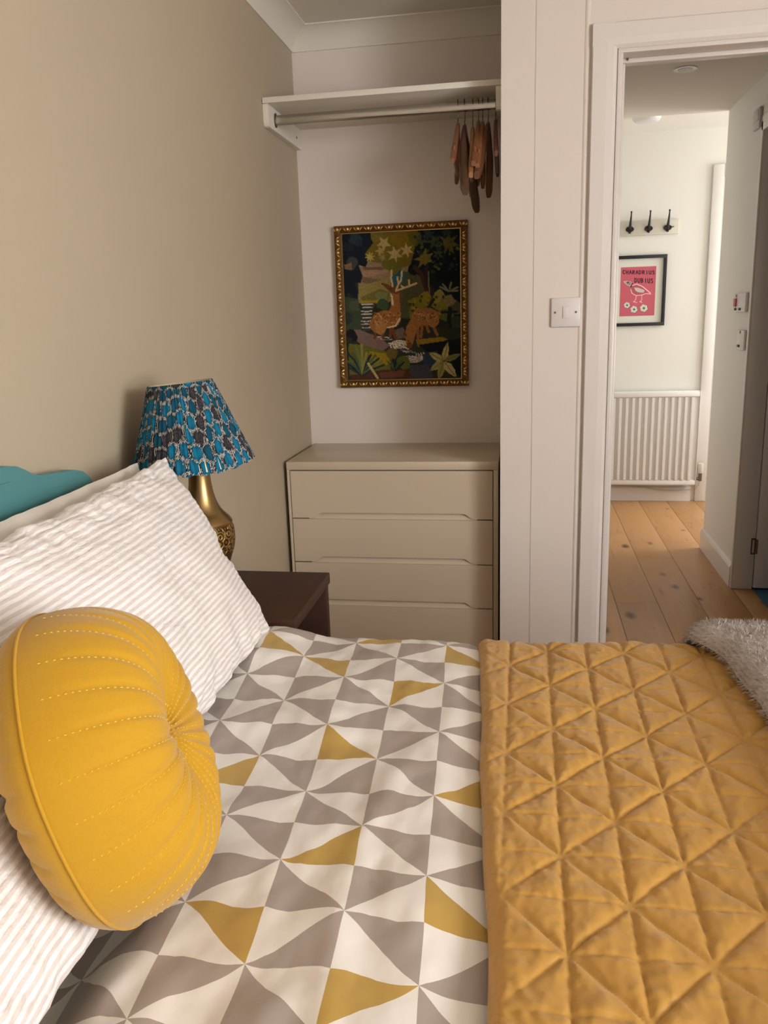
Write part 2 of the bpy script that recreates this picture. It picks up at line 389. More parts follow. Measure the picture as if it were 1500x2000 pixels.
# door lining and architrave of the bedroom doorway
def arch_leg(name, x0, x1):
    mb = MB(); s = x1 - x0
    prof = [(x0, YC), (x0, YC - 0.012), (x0 + s*.04, YC - 0.015), (x0 + s*.6, YC - 0.0155), (x0 + s*.86, YC - 0.014), (x1, YC - 0.008), (x1, YC)]
    mb.prism(prof, 2, 0.0, 2.0756); return mb
tr = empty('trim_3', (1.45, YC, 0), kind='structure')
arch_leg('x', 0.998, 1.066).build('architrave_leg', M['gloss'], tr)
arch_leg('x', 1.922, 1.854).build('architrave_leg', M['gloss'], tr)
mb = MB(); z0, z1 = 2.010, 2.0758
mb.prism([(YC, z1), (YC - .0125, z1), (YC - .0155, z1 - .003), (YC - .016, z1 - .040), (YC - .0145, z1 - .057), (YC - .0085, z0), (YC, z0)], 0, 0.9985, 1.9215)
mb.build('architrave_head', M['gloss'], tr)
dl = empty('trim_4', (1.45, YC, 0), kind='structure')
box('lining_leg', M['gloss'], (1.0685, 1.083, YC - 0.006, YC + 0.11, 0, 2.0), dl, 0.003); box('lining_leg', M['gloss'], (1.837, 1.8515, YC - 0.006, YC + 0.11, 0, 2.0), dl, 0.003)
box('lining_head', M['gloss'], (1.0685, 1.8515, YC - 0.006, YC + 0.11, 1.9985, 2.0115), dl, 0.003)
box('door_stop', M['gloss'], (1.083, 1.095, YC + 0.05, YC + 0.085, 0, 1.985), dl, 0.002); box('door_stop', M['gloss'], (1.083, 1.837, YC + 0.05, YC + 0.085, 1.986, 1.9985), dl, 0.002)
MB().disc((1.1, 1.9948), 1, .003, .003, YC + 0.045, YC + 0.0502).build('screw_head', M['screw'], dl)
mb = MB().tube([(0.985, YC + 0.0085, 0), (0.985, YC + 0.0085, 2.29)], 0.0115, 12); t5 = mb.build('trim_5', M['white_wall'], smooth=True); t5['kind'] = 'structure'
# hall: skirting, far doorway, side-room door
def skirting(name, poly, axis, a, b):
    o = MB().prism(poly, axis, a, b).build(name, M['gloss']); o['kind'] = 'structure'
skirting('baseboard_hall_far', [(5.82, 0), (5.805, 0), (5.805, .09), (5.81, .098), (5.82, .1)], 0, 0.95, 1.962)
skirting('baseboard_hall_right', [(1.809, 0), (1.794, 0), (1.794, .095), (1.800, .108), (1.809, .112)], 1, 3.945, 4.62)
t6 = empty('trim_6', (2.3, 5.82, 0), kind='structure')
box('architrave_leg', M['gloss'], (1.99, 2.058, 5.80, 5.82, 0, 2.18), t6, 0.004); box('architrave_leg', M['gloss'], (2.83, 2.9, 5.80, 5.82, 0, 2.18), t6, 0.004); box('architrave_head', M['gloss'], (2.058, 2.83, 5.80, 5.82, 2.11, 2.18), t6, 0.004)
box('door_2', M['gloss'], (2.06, 2.828, 5.808, 5.82, 0, 2.105))['kind'] = 'structure'
t7 = empty('trim_7', (1.85, 3.92, 0), kind='structure')
box('jamb', M['gloss'], (1.806, 1.893, 3.915, 3.93, 0, 2.02), t7, 0.002); box('architrave_leg', M['gloss'], (1.797, 1.809, 3.916, 3.94, 0, 2.06), t7, 0.003); box('jamb', M['gloss'], (1.806, 1.893, 3.1, 3.115, 0, 2.02), t7, 0.002); box('architrave_head', M['gloss'], (1.797, 1.809, 3.06, 3.94, 2.02, 2.08), t7, 0.003)
d1 = empty('door_1', (2.3, 3.92, 0), kind='structure')
lf = box('leaf', M['gloss'], (1.8965, 2.66, 3.915, 3.955, 0.008, 2.0), d1, 0.002)
box('stile', M['gloss'], (1.8965, 2.01, 3.907, 3.915, 0.008, 2.0), d1, 0.002); box('stile', M['gloss'], (2.56, 2.66, 3.907, 3.915, 0.008, 2.0), d1, 0.002)
box('rail', M['gloss'], (2.01, 2.56, 3.907, 3.915, 0.008, 0.2), d1, 0.002); box('rail', M['gloss'], (2.01, 2.56, 3.907, 3.915, 1.88, 2.0), d1, 0.002); box('rail', M['gloss'], (2.01, 2.56, 3.907, 3.915, 0.85, 1.0), d1, 0.002)
hg = empty('hinge', (1.9, 3.9, .17)); hg.parent = d1; hg.location = Vector((1.9, 3.9, .17)) - d1.location; WORG['hinge'] = (1.9, 3.9, .17)
for z in (0.172, 1.75):
    mb = MB()
    mb.box(1.874, 1.893, 3.911, 3.916, z, z + .006); mb.box(1.874, 1.893, 3.911, 3.916, z + .072, z + .078); mb.box(1.874, 1.879, 3.911, 3.916, z + .006, z + .072); mb.box(1.889, 1.893, 3.911, 3.916, z + .006, z + .072)
    mb.build('hinge_leaf', M['steel'], hg); MB().tube([(1.898, 3.907, z + .004), (1.898, 3.907, z + .074)], .0045, 8).build('hinge_knuckle', M['steel'], hg)

# ------------------------------------------------------------------ bed
def drop_pt(q, yc, r, ztop, zlow, ynear):
    """cross-section of a cover over the bed: q runs along the cloth; returns (y, z, slope angle)"""
    arc = r * PI / 2
    if q > yc + arc: return yc + r, max(zlow, ztop - r - (q - yc - arc)), PI/2
    if q > yc:
        a = (q - yc) / r; return yc + r * math.sin(a), ztop - r + r * math.cos(a), a
    if q < ynear - arc: return ynear - r, max(zlow, ztop - r - (ynear - arc - q)), -PI/2
    if q < ynear:
        a = (ynear - q) / r; return ynear - r * math.sin(a), ztop - r + r * math.cos(a), -a
    return q, ztop, 0.0
bed = empty('bed_frame', (1.0, 0.83, 0), 'painted bed frame with a shaped teal headboard against the taupe wall', 'bed')
# headboard with a moulded top edge
half = [(0.0, 1.118), (0.12, 1.114), (0.22, 1.109), (0.285, 1.107), (0.305, 1.103), (0.325, 1.094), (0.345, 1.083), (0.37, 1.076), (0.42, 1.071), (0.467, 1.067), (0.495, 1.059), (0.515, 1.045), (0.532, 1.022), (0.545, 0.985), (0.55, 0.93)]
YM = 0.83
top = [(YM + a, z) for a, z in half]; topn = [(YM - a, z) for a, z in half[1:]]
poly = [(YM + 0.55, 0.30)] + top[::-1] + topn + [(YM - 0.55, 0.30)]
MB().prism(poly, 0, 0.022, 0.046).build('headboard', M['teal'], bed)
inner = [(y - math.copysign(0.022 * sm(0.40, 0.54, abs(y - YM)), y - YM), z - 0.024) for y, z in poly[1:-1]]; inner = [(YM + 0.528, 0.34)] + inner + [(YM - 0.528, 0.34)]
MB().prism(inner, 0, 0.0461, 0.0485).build('headboard_panel', M['teal'], bed)
for y in (YM - 0.52, YM + 0.48): box('leg', M['teal'], (0.022, 0.062, y, y + 0.04, 0, 0.30), bed, 0.003)
box('side_rail', M['teal'], (0.06, 1.98, 0.185, 0.215, 0.22, 0.36), bed, 0.004); box('side_rail', M['teal'], (0.06, 1.98, 1.445, 1.475, 0.22, 0.36), bed, 0.004)
box('slat_deck', M['pine'], (0.07, 1.97, 0.22, 1.44, 0.30, 0.34), bed); box('footboard', M['teal'], (1.98, 2.02, 0.185, 1.475, 0.0, 0.42), bed, 0.006)
tag(MB().box(0.07, 1.965, 0.19, 1.47, 0.36, 0.615, bev=0.03).build('mattress', M['mattress'], smooth=True), 'white mattress lying on the bed frame under the printed duvet', 'mattress')

def lat_uv(x, y):
    k = 0.9688; X = (x - CX) / k + CX; Y = y / k
    u = (X - 0.52 + 0.06 * (Y - 1.0)) / 0.0915
    v = (Y - 0.997) / (0.0875 if Y > 0.997 else 0.081)
    return u, v
def duvet():
    xs = np.arange(0.22, 1.86, 0.008); qs = np.arange(-0.12, 1.83, 0.008); P = []; UV = []
    for x in xs:
        row = []
        press = sm(0.70, 0.80, x)
        zt = 0.688 - 0.022 * press; yc = 1.488 - 0.02 * press; r = 0.058
        for q in qs:
            y, z, a = drop_pt(q, yc, r, zt, 0.42, 0.20)
            flat = max(0.0, math.cos(a))
            wv = 0.007 * fbm(x * 5.0 + 3, q * 5.0, 0.3) + 0.004 * fbm(x * 18, q * 9, 2.0) + 0.0012 * fbm(x * 50, q * 22, 6.0)
            # soft folds lying across the bed
            wv += 0.004 * math.sin(9 * x + 26 * q + 3 * fbm(x * 3, q * 3)) * (0.35 + 0.65 * sm(-0.2, 0.5, fbm(x * 2.2, q * 2.2, 9)))
            wv += 0.007 * math.exp(-((x - 0.655 - 0.03 * math.sin(q * 6)) / 0.018) ** 2) * sm(1.35, 0.9, q) * 0.6
            wv *= (1 - 0.7 * press)
            # dips towards the pillows at its head end
            head = sm(0.44, 0.335, x); z -= 0.06 * head * flat * sm(0.95, 0.70, q); z += 0.016 * sm(0.44, 0.34, x) * sm(1.15, 1.42, q)
            z += wv * (0.3 + 0.7 * flat); y += wv * math.sin(a) * 1.4
            row.append((x + 0.003 * fbm(x * 6, q * 6, 7), y, z)); UV.append(lat_uv(x, q))
        P.append(row)
    mb = MB().grid(P); mb.uv = UV
    return tag(mb.build('duvet', M['duvet'], smooth=True, sharp=180), 'white duvet printed with grey and ochre triangles spread over the bed', 'duvet')
duvet()

def quilt():
    xs = np.concatenate([np.arange(0.0, 0.47, 0.0026), np.arange(0.47, 1.05, 0.012)]); qs = np.concatenate([np.arange(-0.10, 0.45, 0.012), np.arange(0.45, 1.60, 0.0028), np.arange(1.60, 1.82, 0.006)]); P = []
    for sx in xs:
        row = []
        for q in qs:
            yq = min(max(q, 0.2), 1.5)
            xe = 0.737 + (1.49 - yq) * 0.062 + 0.002 * math.sin(q * 11) + 0.001 * math.sin(q * 27 + 1)    # folded edge
            # rolled edge: first stretch climbs the fold
            re = 0.020
            if sx < 0.03: a = sx / 0.03 * PI / 2; x = xe + re * (1 - math.cos(a)); hz = re * math.sin(a) - re
            else: x = xe + re + (sx - 0.03); hz = 0.0
            u = (x - 0.867) / 0.0685; v = (q - 1.0) / 0.075
            i = math.floor(u); j = math.floor(v); fu = u - i; fv = v - j
            d = min(fu, 1 - fu) * 0.0685                              # stitched columns
            dd = abs(fu - fv) if (i + j) % 2 == 0 else abs(fu + fv - 1)
            d = min(d, dd * 0.0505)
            dh = min(fv, 1 - fv) * 0.075
            seam = 0.52 * (1 - math.exp(-d / 0.0028)) + 0.48 * (1 - math.exp(-d / 0.012)); seamh = 1 - 0.46 * math.exp(-(dh / 0.0022) ** 2) - 0.08 * math.exp(-(dh / 0.008) ** 2)
            puff = 0.0098 * seam * seamh * (0.8 + 0.4 * fbm(u * 0.8, v * 0.8, 4))
            pk = (0.0022 * fbm(x * 46, q * 34, 1.0) + 0.0007 * fbm(x * 100, q * 80, 5)) * (0.25 + 0.75 * seam)
            al = q if d < dd * 0.0505 else x + q * 0.5
            pk += 0.0030 * math.exp(-d / 0.009) * (1 - math.exp(-d / 0.002)) * fbm(al * 105, i * 3.1 + j * 1.7, 2.0) + 0.0022 * math.exp(-dh / 0.007) * (1 - math.exp(-dh / 0.0015)) * fbm(x * 120, j * 4.3, 8.0) * seam
            puff = puff * (0.35 + 0.65 * sm(0.03, 0.07, sx)) + (1 - sm(0.03, 0.075, sx)) * 0.004
            y, z, a = drop_pt(q, 1.474, 0.068, 0.6925, 0.44, 0.20)
            roll = 0.010 * fbm(x * 3.2, q * 3.0, 11)
            h = puff + pk + roll * 0.5
            z += h * math.cos(a) + hz; y += h * math.sin(a)
            row.append((x, y, z))
        P.append(row)
    mb = MB().grid(P)
    return tag(mb.build('quilt', M['quilt'], smooth=True, sharp=180), 'ochre quilted bedspread with triangular stitching folded across the bed', 'quilt')
quilt()

def throw():
    xs = np.arange(0, 0.62, 0.008); qs = np.arange(0.02, 1.72, 0.008); P = []
    for sx in xs:
        row = []
        for q in qs:
            xe = 1.178 + 0.012 * math.sin(q * 7 + 0.4) - 0.045 * sm(1.40, 1.50, q) * 0.8
            re = 0.034
            if sx < 0.05: a = sx / 0.05 * PI / 2; x = xe + re * (1 - math.cos(a)); hz = re * math.sin(a) - re
            else: x = xe + re + sx - 0.05; hz = 0
            y, z, a = drop_pt(q, 1.478, 0.085, 0.745, 0.47, 0.19)
            h = 0.008 * fbm(x * 9, q * 9, 3)
            row.append((x, y + h * math.sin(a), z + hz + h * math.cos(a)))
        P.append(row)
    mb = MB().grid(P); o = mb.build('fur_throw', M['fur'], smooth=True, sharp=180)
    tag(o, 'grey faux fur throw laid over the foot of the ochre quilt', 'throw')
    # pile: short tufts standing out of the cloth
    tb = MB(); random.seed(11); me = o.data; vs = me.vertices; n = len(vs); nq = len(qs)
    for k in range(n):
        gx, gq = divmod(k, nq)
        p = vs[k].co; nn = vs[k].normal
        if nn.z < -0.2: nn = -nn
        for _ in range(7):
            b = p + Vector((random.uniform(-.005, .005), random.uniform(-.005, .005), 0))
            l = random.uniform(.006, .012); dirv = (nn * 0.75 + Vector((random.uniform(-.8, .3), random.uniform(-.6, .6), random.uniform(-.6, .2)))).normalized()
            t = b + dirv * l; s = dirv.cross(Vector((random.random(), random.random(), random.random()))).normalized() * 0.0010
            W0 = Vector(WORG[o.name])
            tb.add([b + s + W0, b - s + W0, t + W0], [(0, 1, 2)])
    f = tb.build('pile', M['fur'], o); f['kind'] = 'stuff'
throw()

# ------------------------------------------------------------------ pillows and cushion
def pillow(name, material, pbn, pbf, ptn, ptf, T, label, group=None, seed=0, L=0.74, H=0.48, wr=1.0, ns=110, nt=76, ears=0.0, back=1.0):
    pbn, pbf, ptn, ptf = map(Vector, (pbn, pbf, ptn, ptf)); n = ((pbf - pbn).cross(ptn - pbn)).normalized()
    if n.x < 0: n = -n
    def pt(s, t, side):
        a, b = 2*s - 1, 2*t - 1
        # edges pull in between the corners
        s2 = s - 0.030 * a * (1 - b*b) * 0.8; t2 = t - (0.045 if b < 0 else 0.016) * b * (1 - a*a) * 0.8
        c = pbn.lerp(pbf, s2).lerp(ptn.lerp(ptf, s2), t2)
        pr = (max(0.0, 1 - abs(a)**2.6) ** 0.62) * (max(0.0, 1 - abs(b)**2.4) ** 0.58)
        edge = 1 - sm(0.0, 0.22, min(min(s, 1-s) * 1.5, min(t, 1-t)))
        wv = wr * (0.006 * fbm(s*6 + seed, t*5, seed) * (0.4 + pr) + 0.010 * edge * fbm(s*16 + seed, t*7, seed + 3) + 0.004 * edge * fbm(s * 34, t * 30, seed))
        k = T * pr if side > 0 else -T * pr * back
        return c + n * (k + wv) + Vector((0, 0, wr * 0.007 * edge * fbm(s * 11, t * 11, seed + 8)))
    mb = MB(); uvs = []
    for side in (1, -1):
        P = [[pt(i/ns, j/nt, side) for j in range(nt+1)] for i in range(ns+1)]
        if side < 0: P = P[::-1]
        mb.grid(P); uvs += [((i if side > 0 else ns-i)/ns*L, j/nt*H) for i in range(ns+1) for j in range(nt+1)]
    mb.uv = uvs
    o = mb.build(name, material, None, smooth=True, sharp=180)
    return tag(o, label, 'pillow', group)
pillow('pillow', M['plainwhite'], (0.20, 0.66, 0.70), (0.20, 1.41, 0.70), (0.082, 0.64, 1.045), (0.088, 1.45, 1.052), 0.036, 'plain white pillow leaning on the teal headboard behind the striped one', None, 2, wr=0.35, back=0.4)
pillow('pillow', M['stripe'], (0.355, 0.76, 0.71), (0.315, 1.505, 0.70), (0.165, 0.74, 1.05), (0.135, 1.475, 1.058), 0.062, 'beige and white striped pillow whose corner reaches up to the lamp shade', None, 5, back=0.35)
pillow('pillow', M['stripe'], (0.475, 0.00, 0.71), (0.39, 0.735, 0.71), (0.20, -0.02, 1.01), (0.175, 0.73, 1.03), 0.05, 'beige and white striped pillow under the lower rim of the round cushion', None, 14, back=0.6)

CUC, CUN = (0.3748, 0.7135, 0.8638), (0.9014, 0.3313, 0.2789)
def cushion():
    Cn, n, R0 = Vector(CUC), Vector(CUN).normalized(), 0.166
    e1 = Vector((0, 0, 1)); e1 = (e1 - n * e1.dot(n)).normalized(); e2 = n.cross(e1)
    root = empty('round_cushion', (Cn.x, Cn.y, 0.69), 'round mustard yellow cushion with radiating stitched seams and a button', 'cushion')
    NS = 27
    def surf(ph, rho, side):
        h = (0.119 if side > 0 else 0.058) * (1 - rho ** 3.6) ** 0.52
        h -= (0.031 * math.exp(-(rho / 0.44) ** 2) + 0.018 * math.exp(-(rho / 0.10) ** 1.2)) * (1 if side > 0 else 0.3)
        k = ph / (2*PI) * NS; dk = abs(k - round(k)) * 2*PI / NS * max(rho, 0.02) * R0
        dep = 0.0040 * math.exp(-(dk / 0.0045) ** 2) * sm(1.0, 0.93, rho)
        # gathers near the button
        dep += 0.002 * math.cos(k * 2 * PI) * math.exp(-((rho - 0.12) / 0.12) ** 2)
        r = R0 * rho * (1 + 0.012 * math.sin(3*ph + 0.5) + 0.008 * math.sin(7*ph))
        h = h - dep + 0.004 * fbm(math.cos(ph)*rho*2, math.sin(ph)*rho*2, side) * (1 - rho)
        return Cn + (e1 * math.cos(ph) + e2 * math.sin(ph)) * r + n * (h * side)
    NA = 384; rhos = [0.004] + [0.03 + 0.97 * (1 - (1 - k/40) ** 1.7) for k in range(41)]; rhos = sorted(set(min(1.0, r) for r in rhos))
    for side, nm in ((1, 'front_panel'), (-1, 'back_panel')):
        P = [[surf(2*PI*i/NA, r, side) for r in rhos] for i in range(NA)]
        if side < 0: P = P[::-1]
        mb = MB().grid(P, close_u=True); mb.fixn = False
        mb.build(nm, M['cushion'], root, smooth=True, sharp=180)
    MB().tube([surf(2*PI*i/120, 1.0, 1) * 1.0 + (surf(2*PI*i/120, 1.0, 1) - Cn).normalized() * 0.0008 for i in range(120)], 0.0015, 8, closed=True).build('piping', M['cushion'], root, smooth=True)
    bt = MB(); c0 = surf(0, 0.004, 1) + n * 0.002; rings = []
    for k in range(9):
        a = PI/2 * k / 8; rings.append([c0 + n * (0.004 * math.cos(a)) + (e1*math.cos(2*PI*i/20) + e2*math.sin(2*PI*i/20)) * max(0.0003, 0.0075 * math.sin(a)) for i in range(20)])
    bt.grid([[rings[k][i % 20] for k in range(9)] for i in range(20)], close_u=True); bt.fixn = True; bt.build('button', M['cushion'], root, smooth=True)
    st = MB(); off = 0.0030 / R0
    for s in range(NS):
        ph0 = 2*PI*s/NS; rho = 0.10; last = None; run = 0.0; start = None
        while rho < 0.995:
            ph = ph0 + off / max(rho, 0.08); q = surf(ph, rho, 1)
            if last is not None: run += (q - last).length
            last = q
            if start is None and run >= 0.0024: start = (q, ph, rho); run = 0.0
            elif start is not None and run >= 0.0030:
                p, ph_, rh_ = start; a = q - p; nn = (surf(ph_ + 0.02, rh_, 1) - p).cross(a)
                nn = nn.normalized() if nn.length else n
                if nn.dot(n * 0.3 + (p - Cn)) < 0: nn = -nn
                sd = a.cross(nn).normalized() * 0.00065; mid = (p + q) / 2
                st.add([p + nn*.0002, mid + sd + nn*.0003, q + nn*.0002, mid - sd + nn*.0003, mid + nn * 0.0011], [(0,1,4),(1,2,4),(2,3,4),(3,0,4)])
                start = None; run = 0.0
            rho += 0.004 if rho < 0.9 else 0.0012
    st.fixn = True; o = st.build('stitching', M['stitch'], root); o['kind'] = 'stuff'
cushion()

# ------------------------------------------------------------------ nightstand and lamp
ns = empty('nightstand', (0.18, 1.715, 0), 'dark wooden open-fronted nightstand between the bed and the drawers', 'nightstand')
box('top', M['night'], (0.012, 0.35, 1.553, 1.88, 0.672, 0.70), ns, 0.003)
box('side_panel', M['night'], (0.014, 0.345, 1.556, 1.574, 0.0, 0.672), ns, 0.002); box('side_panel', M['night'], (0.014, 0.345, 1.855, 1.878, 0.0, 0.672), ns, 0.002)
box('back_panel', M['night'], (0.012, 0.02, 1.574, 1.855, 0.04, 0.672), ns); box('shelf', M['night'], (0.02, 0.335, 1.577, 1.852, 0.34, 0.358), ns); box('shelf', M['night'], (0.02, 0.335, 1.574, 1.855, 0.06, 0.078), ns)

LX, LY = 0.147, 1.603
lamp = empty('table_lamp', (LX, LY, 0.70), 'turned gold table lamp with a pleated teal patterned shade', 'lamp')
prof = [(0.046, 0.7005), (0.047, 0.708), (0.043, 0.714), (0.034, 0.720), (0.029, 0.732), (0.030, 0.745), (0.036, 0.765), (0.045, 0.79), (0.054, 0.815), (0.060, 0.833)]
MB().lathe(prof, LX, LY, 48).build('foot', M['brass'], lamp, smooth=True)
prof = [(0.060, 0.8331), (0.0635, 0.845), (0.065, 0.858), (0.065, 0.872), (0.0635, 0.884), (0.061, 0.892)]
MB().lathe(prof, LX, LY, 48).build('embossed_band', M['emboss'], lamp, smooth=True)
prof = [(0.061, 0.8921), (0.062, 0.897), (0.057, 0.905), (0.048, 0.914), (0.039, 0.925), (0.032, 0.940), (0.027, 0.958), (0.0235, 0.980), (0.0225, 1.0), (0.0245, 1.025), (0.027, 1.045), (0.020, 1.052), (0.012, 1.056), (0.012, 1.09)]
MB().lathe(prof, LX, LY, 48).build('neck', M['brass'], lamp, smooth=True)
def hex_col(U, V, seed=0):
    """printed honeycomb: returns (n,3) linear colours for pattern coordinates"""
    W, H = 1.0, 1.0
    rowi = np.floor(V / 0.78); best = np.full(U.shape, 9.0); ci = np.zeros(U.shape); cj = np.zeros(U.shape)
    for dj in (-1, 0, 1, 2):
        r = rowi + dj; sh = (r % 2) * 0.5
        for di in (-1, 0, 1):
            cc = np.floor(U - sh) + di
            dx = np.abs(U - (cc + 0.5 + sh)); dy = np.abs(V - (r * 0.78 + 0.39)) / 1.08
            d = np.maximum(dx * 2.0, dx * 1.0 + dy * 1.72)
            b = d < best; best = np.where(b, d, best); ci = np.where(b, cc, ci); cj = np.where(b, r, cj)
    h = np.abs(np.sin(ci * 12.9898 + cj * 78.233 + seed) * 43758.5453) % 1.0
    teal = np.array(lin((4, 108, 142))); deep = np.array(lin((3, 76, 98))); dark = np.array(lin((22, 24, 30))); white = np.array(lin((226, 220, 208))); grey = np.array(lin((70, 66, 72)))
    out = np.tile(dark, (*U.shape, 1))
    inner = best < 0.70
    fill = np.where((h < 0.2)[..., None], grey, np.where((h < 0.5)[..., None], deep, teal)); mix = np.clip((0.70 - best) / 0.4, 0, 1)[..., None]
    fill = fill * (0.55 + 0.45 * mix)
    ros = (h < 0.2) & (np.sin(best * 26) > 0.1)
    fill = np.where(ros[..., None], dark, fill)
    out = np.where(inner[..., None], fill, out)
    ring = (best > 0.77) & (best < 0.825); out = np.where(ring[..., None], white * (0.65 + 0.35 * h[..., None]), out)
    sp = (np.abs(np.sin(np.floor(U*9) * 3.1 + np.floor(V*9) * 17.7) * 951.1) % 1.0); sp = (best > 0.9) & (sp > 0.82); out = np.where(sp[..., None], np.array(lin((196, 176, 168))), out)
    return out
def lampshade():
    NA, NH = 900, 110; hgt = 0.174; c0 = Vector((0.137, LY, 1.018)); tilt = math.radians(-5.0)
    th = np.linspace(0, 2*PI, NA, endpoint=False); hh = np.linspace(0, 1, NH)
    TH, HH = np.meshgrid(th, hh, indexing='ij')
    wob = 0.4 * np.sin(TH * 5) + 0.3 * np.sin(TH * 11 + 1)
    ple = np.abs(((TH * 64 / (2*PI) + wob * 0.8) % 1.0) - 0.5) * 2
    R = 0.1275 + (0.066 - 0.1275) * HH + (0.0032 * (1 - HH * 0.55)) * (ple - 0.5) * (1 - np.clip((HH - 0.94) / 0.06, 0, 1) * 0.7)
    Z = hgt * HH + 0.004 * np.sin(TH * 3 + 1) * (1 - HH) * 1.0 - 0.0025 * (1 - HH) * (np.sin(TH * 23) > 0)
    P = []
    for i in range(NA):
        row = []
        for j in range(NH):
            x, y, z = R[i, j]*math.cos(TH[i, j]), R[i, j]*math.sin(TH[i, j]), Z[i, j]
            row.append((c0.x + x*math.cos(tilt) + z*math.sin(tilt), c0.y + y, c0.z - x*math.sin(tilt) + z*math.cos(tilt)))
        P.append(row)
    mb = MB().grid(P, close_u=True)
    pull = np.where(ple > 0.5, 0.15, 0.0)
    U = TH / (2*PI) * 30 + 0.07 * np.sin(HH * 24 + np.floor(TH * 64 / (2*PI)) * 2.1) + pull; U = np.where(HH > 0.95, TH / (2*PI) * 17, U)
    V = HH * 4.6 + 0.16 * np.sin(np.floor(TH * 32 / (2*PI)) * 4.7); V = np.where(HH > 0.95, HH * 6 + 0.5, V)
    mb.col = hex_col(U, V).reshape(-1, 3)
    sh = mb.build('lamp_shade', M['shade'], lamp, smooth=True, sharp=180)
    ln = MB(); NA2 = 64
    ln.grid([[(c0.x + (0.1245 + (0.063-0.1245)*h)*math.cos(a)*math.cos(tilt) + hgt*h*math.sin(tilt), c0.y + (0.1245 + (0.063-0.1245)*h)*math.sin(a), c0.z - (0.1245 + (0.063-0.1245)*h)*math.cos(a)*math.sin(tilt) + hgt*h*math.cos(tilt)) for h in (0.0, 0.25, 0.5, 0.75, 1.0)] for a in [2*PI*k/NA2 for k in range(NA2)]], close_u=True)
    ln.build('shade_lining', M['lining'], sh, smooth=True)
    tz = c0 + Vector((math.sin(tilt)*0.10, 0, math.cos(tilt)*0.10)); ct = MB()
    for k in range(3):
        a = 2*PI*k/3 + 0.4; r = 0.0915 * 1.0; ct.tube([tz, tz + Vector((r*math.cos(a)*math.cos(tilt), r*math.sin(a), -r*math.cos(a)*math.sin(tilt)))], 0.0012, 6)
    ct.build('shade_carrier', M['steel'], lamp)
    MB().lathe([(0.013, 1.088), (0.024, 1.11), (0.028, 1.13), (0.022, 1.152), (0.004, 1.162)], LX - 0.006, LY, 24).build('bulb', M['mount'], lamp, smooth=True)
lampshade()

# ------------------------------------------------------------------ chest of drawers
ch = empty('chest_of_drawers', (0.376, 2.886, 0), 'cream lacquered chest of drawers standing in the alcove below the tapestry', 'chest')
YF = 2.679
box('top', M['chest'], (0.014, 0.739, YF, YB - 0.002, 0.806, 0.8346), ch, 0.002)
box('side_panel', M['chest'], (0.0145, 0.0235, YF + .001, YB - 0.003, 0, 0.806), ch, 0.001); box('side_panel', M['chest'], (0.7225, 0.7385, YF + .001, YB - 0.003, 0, 0.806), ch, 0.001)
box('carcass', M['chest'], (0.0235, 0.7225, YF + 0.022, YB - 0.004, 0.05, 0.806), ch); box('plinth', M['chest'], (0.0235, 0.7225, YF + 0.03, YF + 0.045, 0, 0.05), ch)
def rnd_notch(xa, xb, zb, hN, sl):
    pts = []
    for k in range(7):
        t = k / 6; pts.append((xa + sl * t, zb + hN * sm(0, 1, t)))
    for k in range(7):
        t = k / 6; pts.append((xb - sl * (1 - t), zb + hN * (1 - sm(0, 1, t))))
    return pts
zb = 0.6355
for k in range(5):
    z0 = zb - 0.158 * k; z1 = z0 + 0.1555 if k else 0.8025
    if z0 < 0.04: continue
    poly = [(0.0265, z0 + 0.0015)] + rnd_notch(0.099, 0.655, z0 + 0.0015, 0.0185, 0.034) + [(0.7195, z0 + 0.0015), (0.7195, z1), (0.0265, z1)]
    d = MB().prism(poly, 1, YF + 0.0015, YF + 0.020).build('drawer', M['chest'], ch)
    MB().prism([(YF + 0.004, z0 - 0.002), (YF + 0.0195, z0 + 0.024), (YF + 0.021, z0 + 0.024), (YF + 0.021, z0 - 0.002)], 0, 0.085, 0.668).build('finger_pull', M['chest'], d)

# ------------------------------------------------------------------ shelf, rail and hangers
sh = empty('wardrobe_shelf', (0.37, 2.9, 1.7), 'white painted shelf on side battens across the top of the alcove', 'shelf')
box('board', M['pine'], (0.002, XC - 0.002, 2.694, YB - 0.001, 1.9725, 1.9895), sh, 0.0015)
for x0, x1 in ((0.001, 0.019), (XC - 0.019, XC - 0.001)):
    MB().prism([(2.700, 1.972), (2.700, 1.915), (2.704, 1.908), (2.712, 1.905), (YB - .002, 1.905), (YB - .002, 1.972)], 0, x0, x1).build('bracket', M['pine'], sh)
MB().disc((3.03, 1.935), 0, .004, .004, 0.0185, 0.0203).build('screw_head', M['screw'], sh)
rl = empty('hanging_rail', (0.37, 2.775, 1.92), 'oval chrome hanging rail fixed under the white alcove shelf', 'rail')
RYc, RZc = 2.772, 1.9375
sec = [(RYc + 0.0085*math.cos(2*PI*k/28), RZc + 0.0155*math.copysign(abs(math.sin(2*PI*k/28))**0.8, math.sin(2*PI*k/28))) for k in range(28)]
MB().prism(sec, 0, 0.022, XC - 0.022).build('tube', M['chrome'], rl, smooth=True)
for x0, x1 in ((0.0192, 0.0225), (XC - 0.0225, XC - 0.0192)):
    MB().prism([(RYc + 0.014*math.cos(2*PI*k/24), RZc + 0.022*math.sin(2*PI*k/24)) for k in range(24)], 0, x0, x1).build('end_socket', M['steel'], rl)
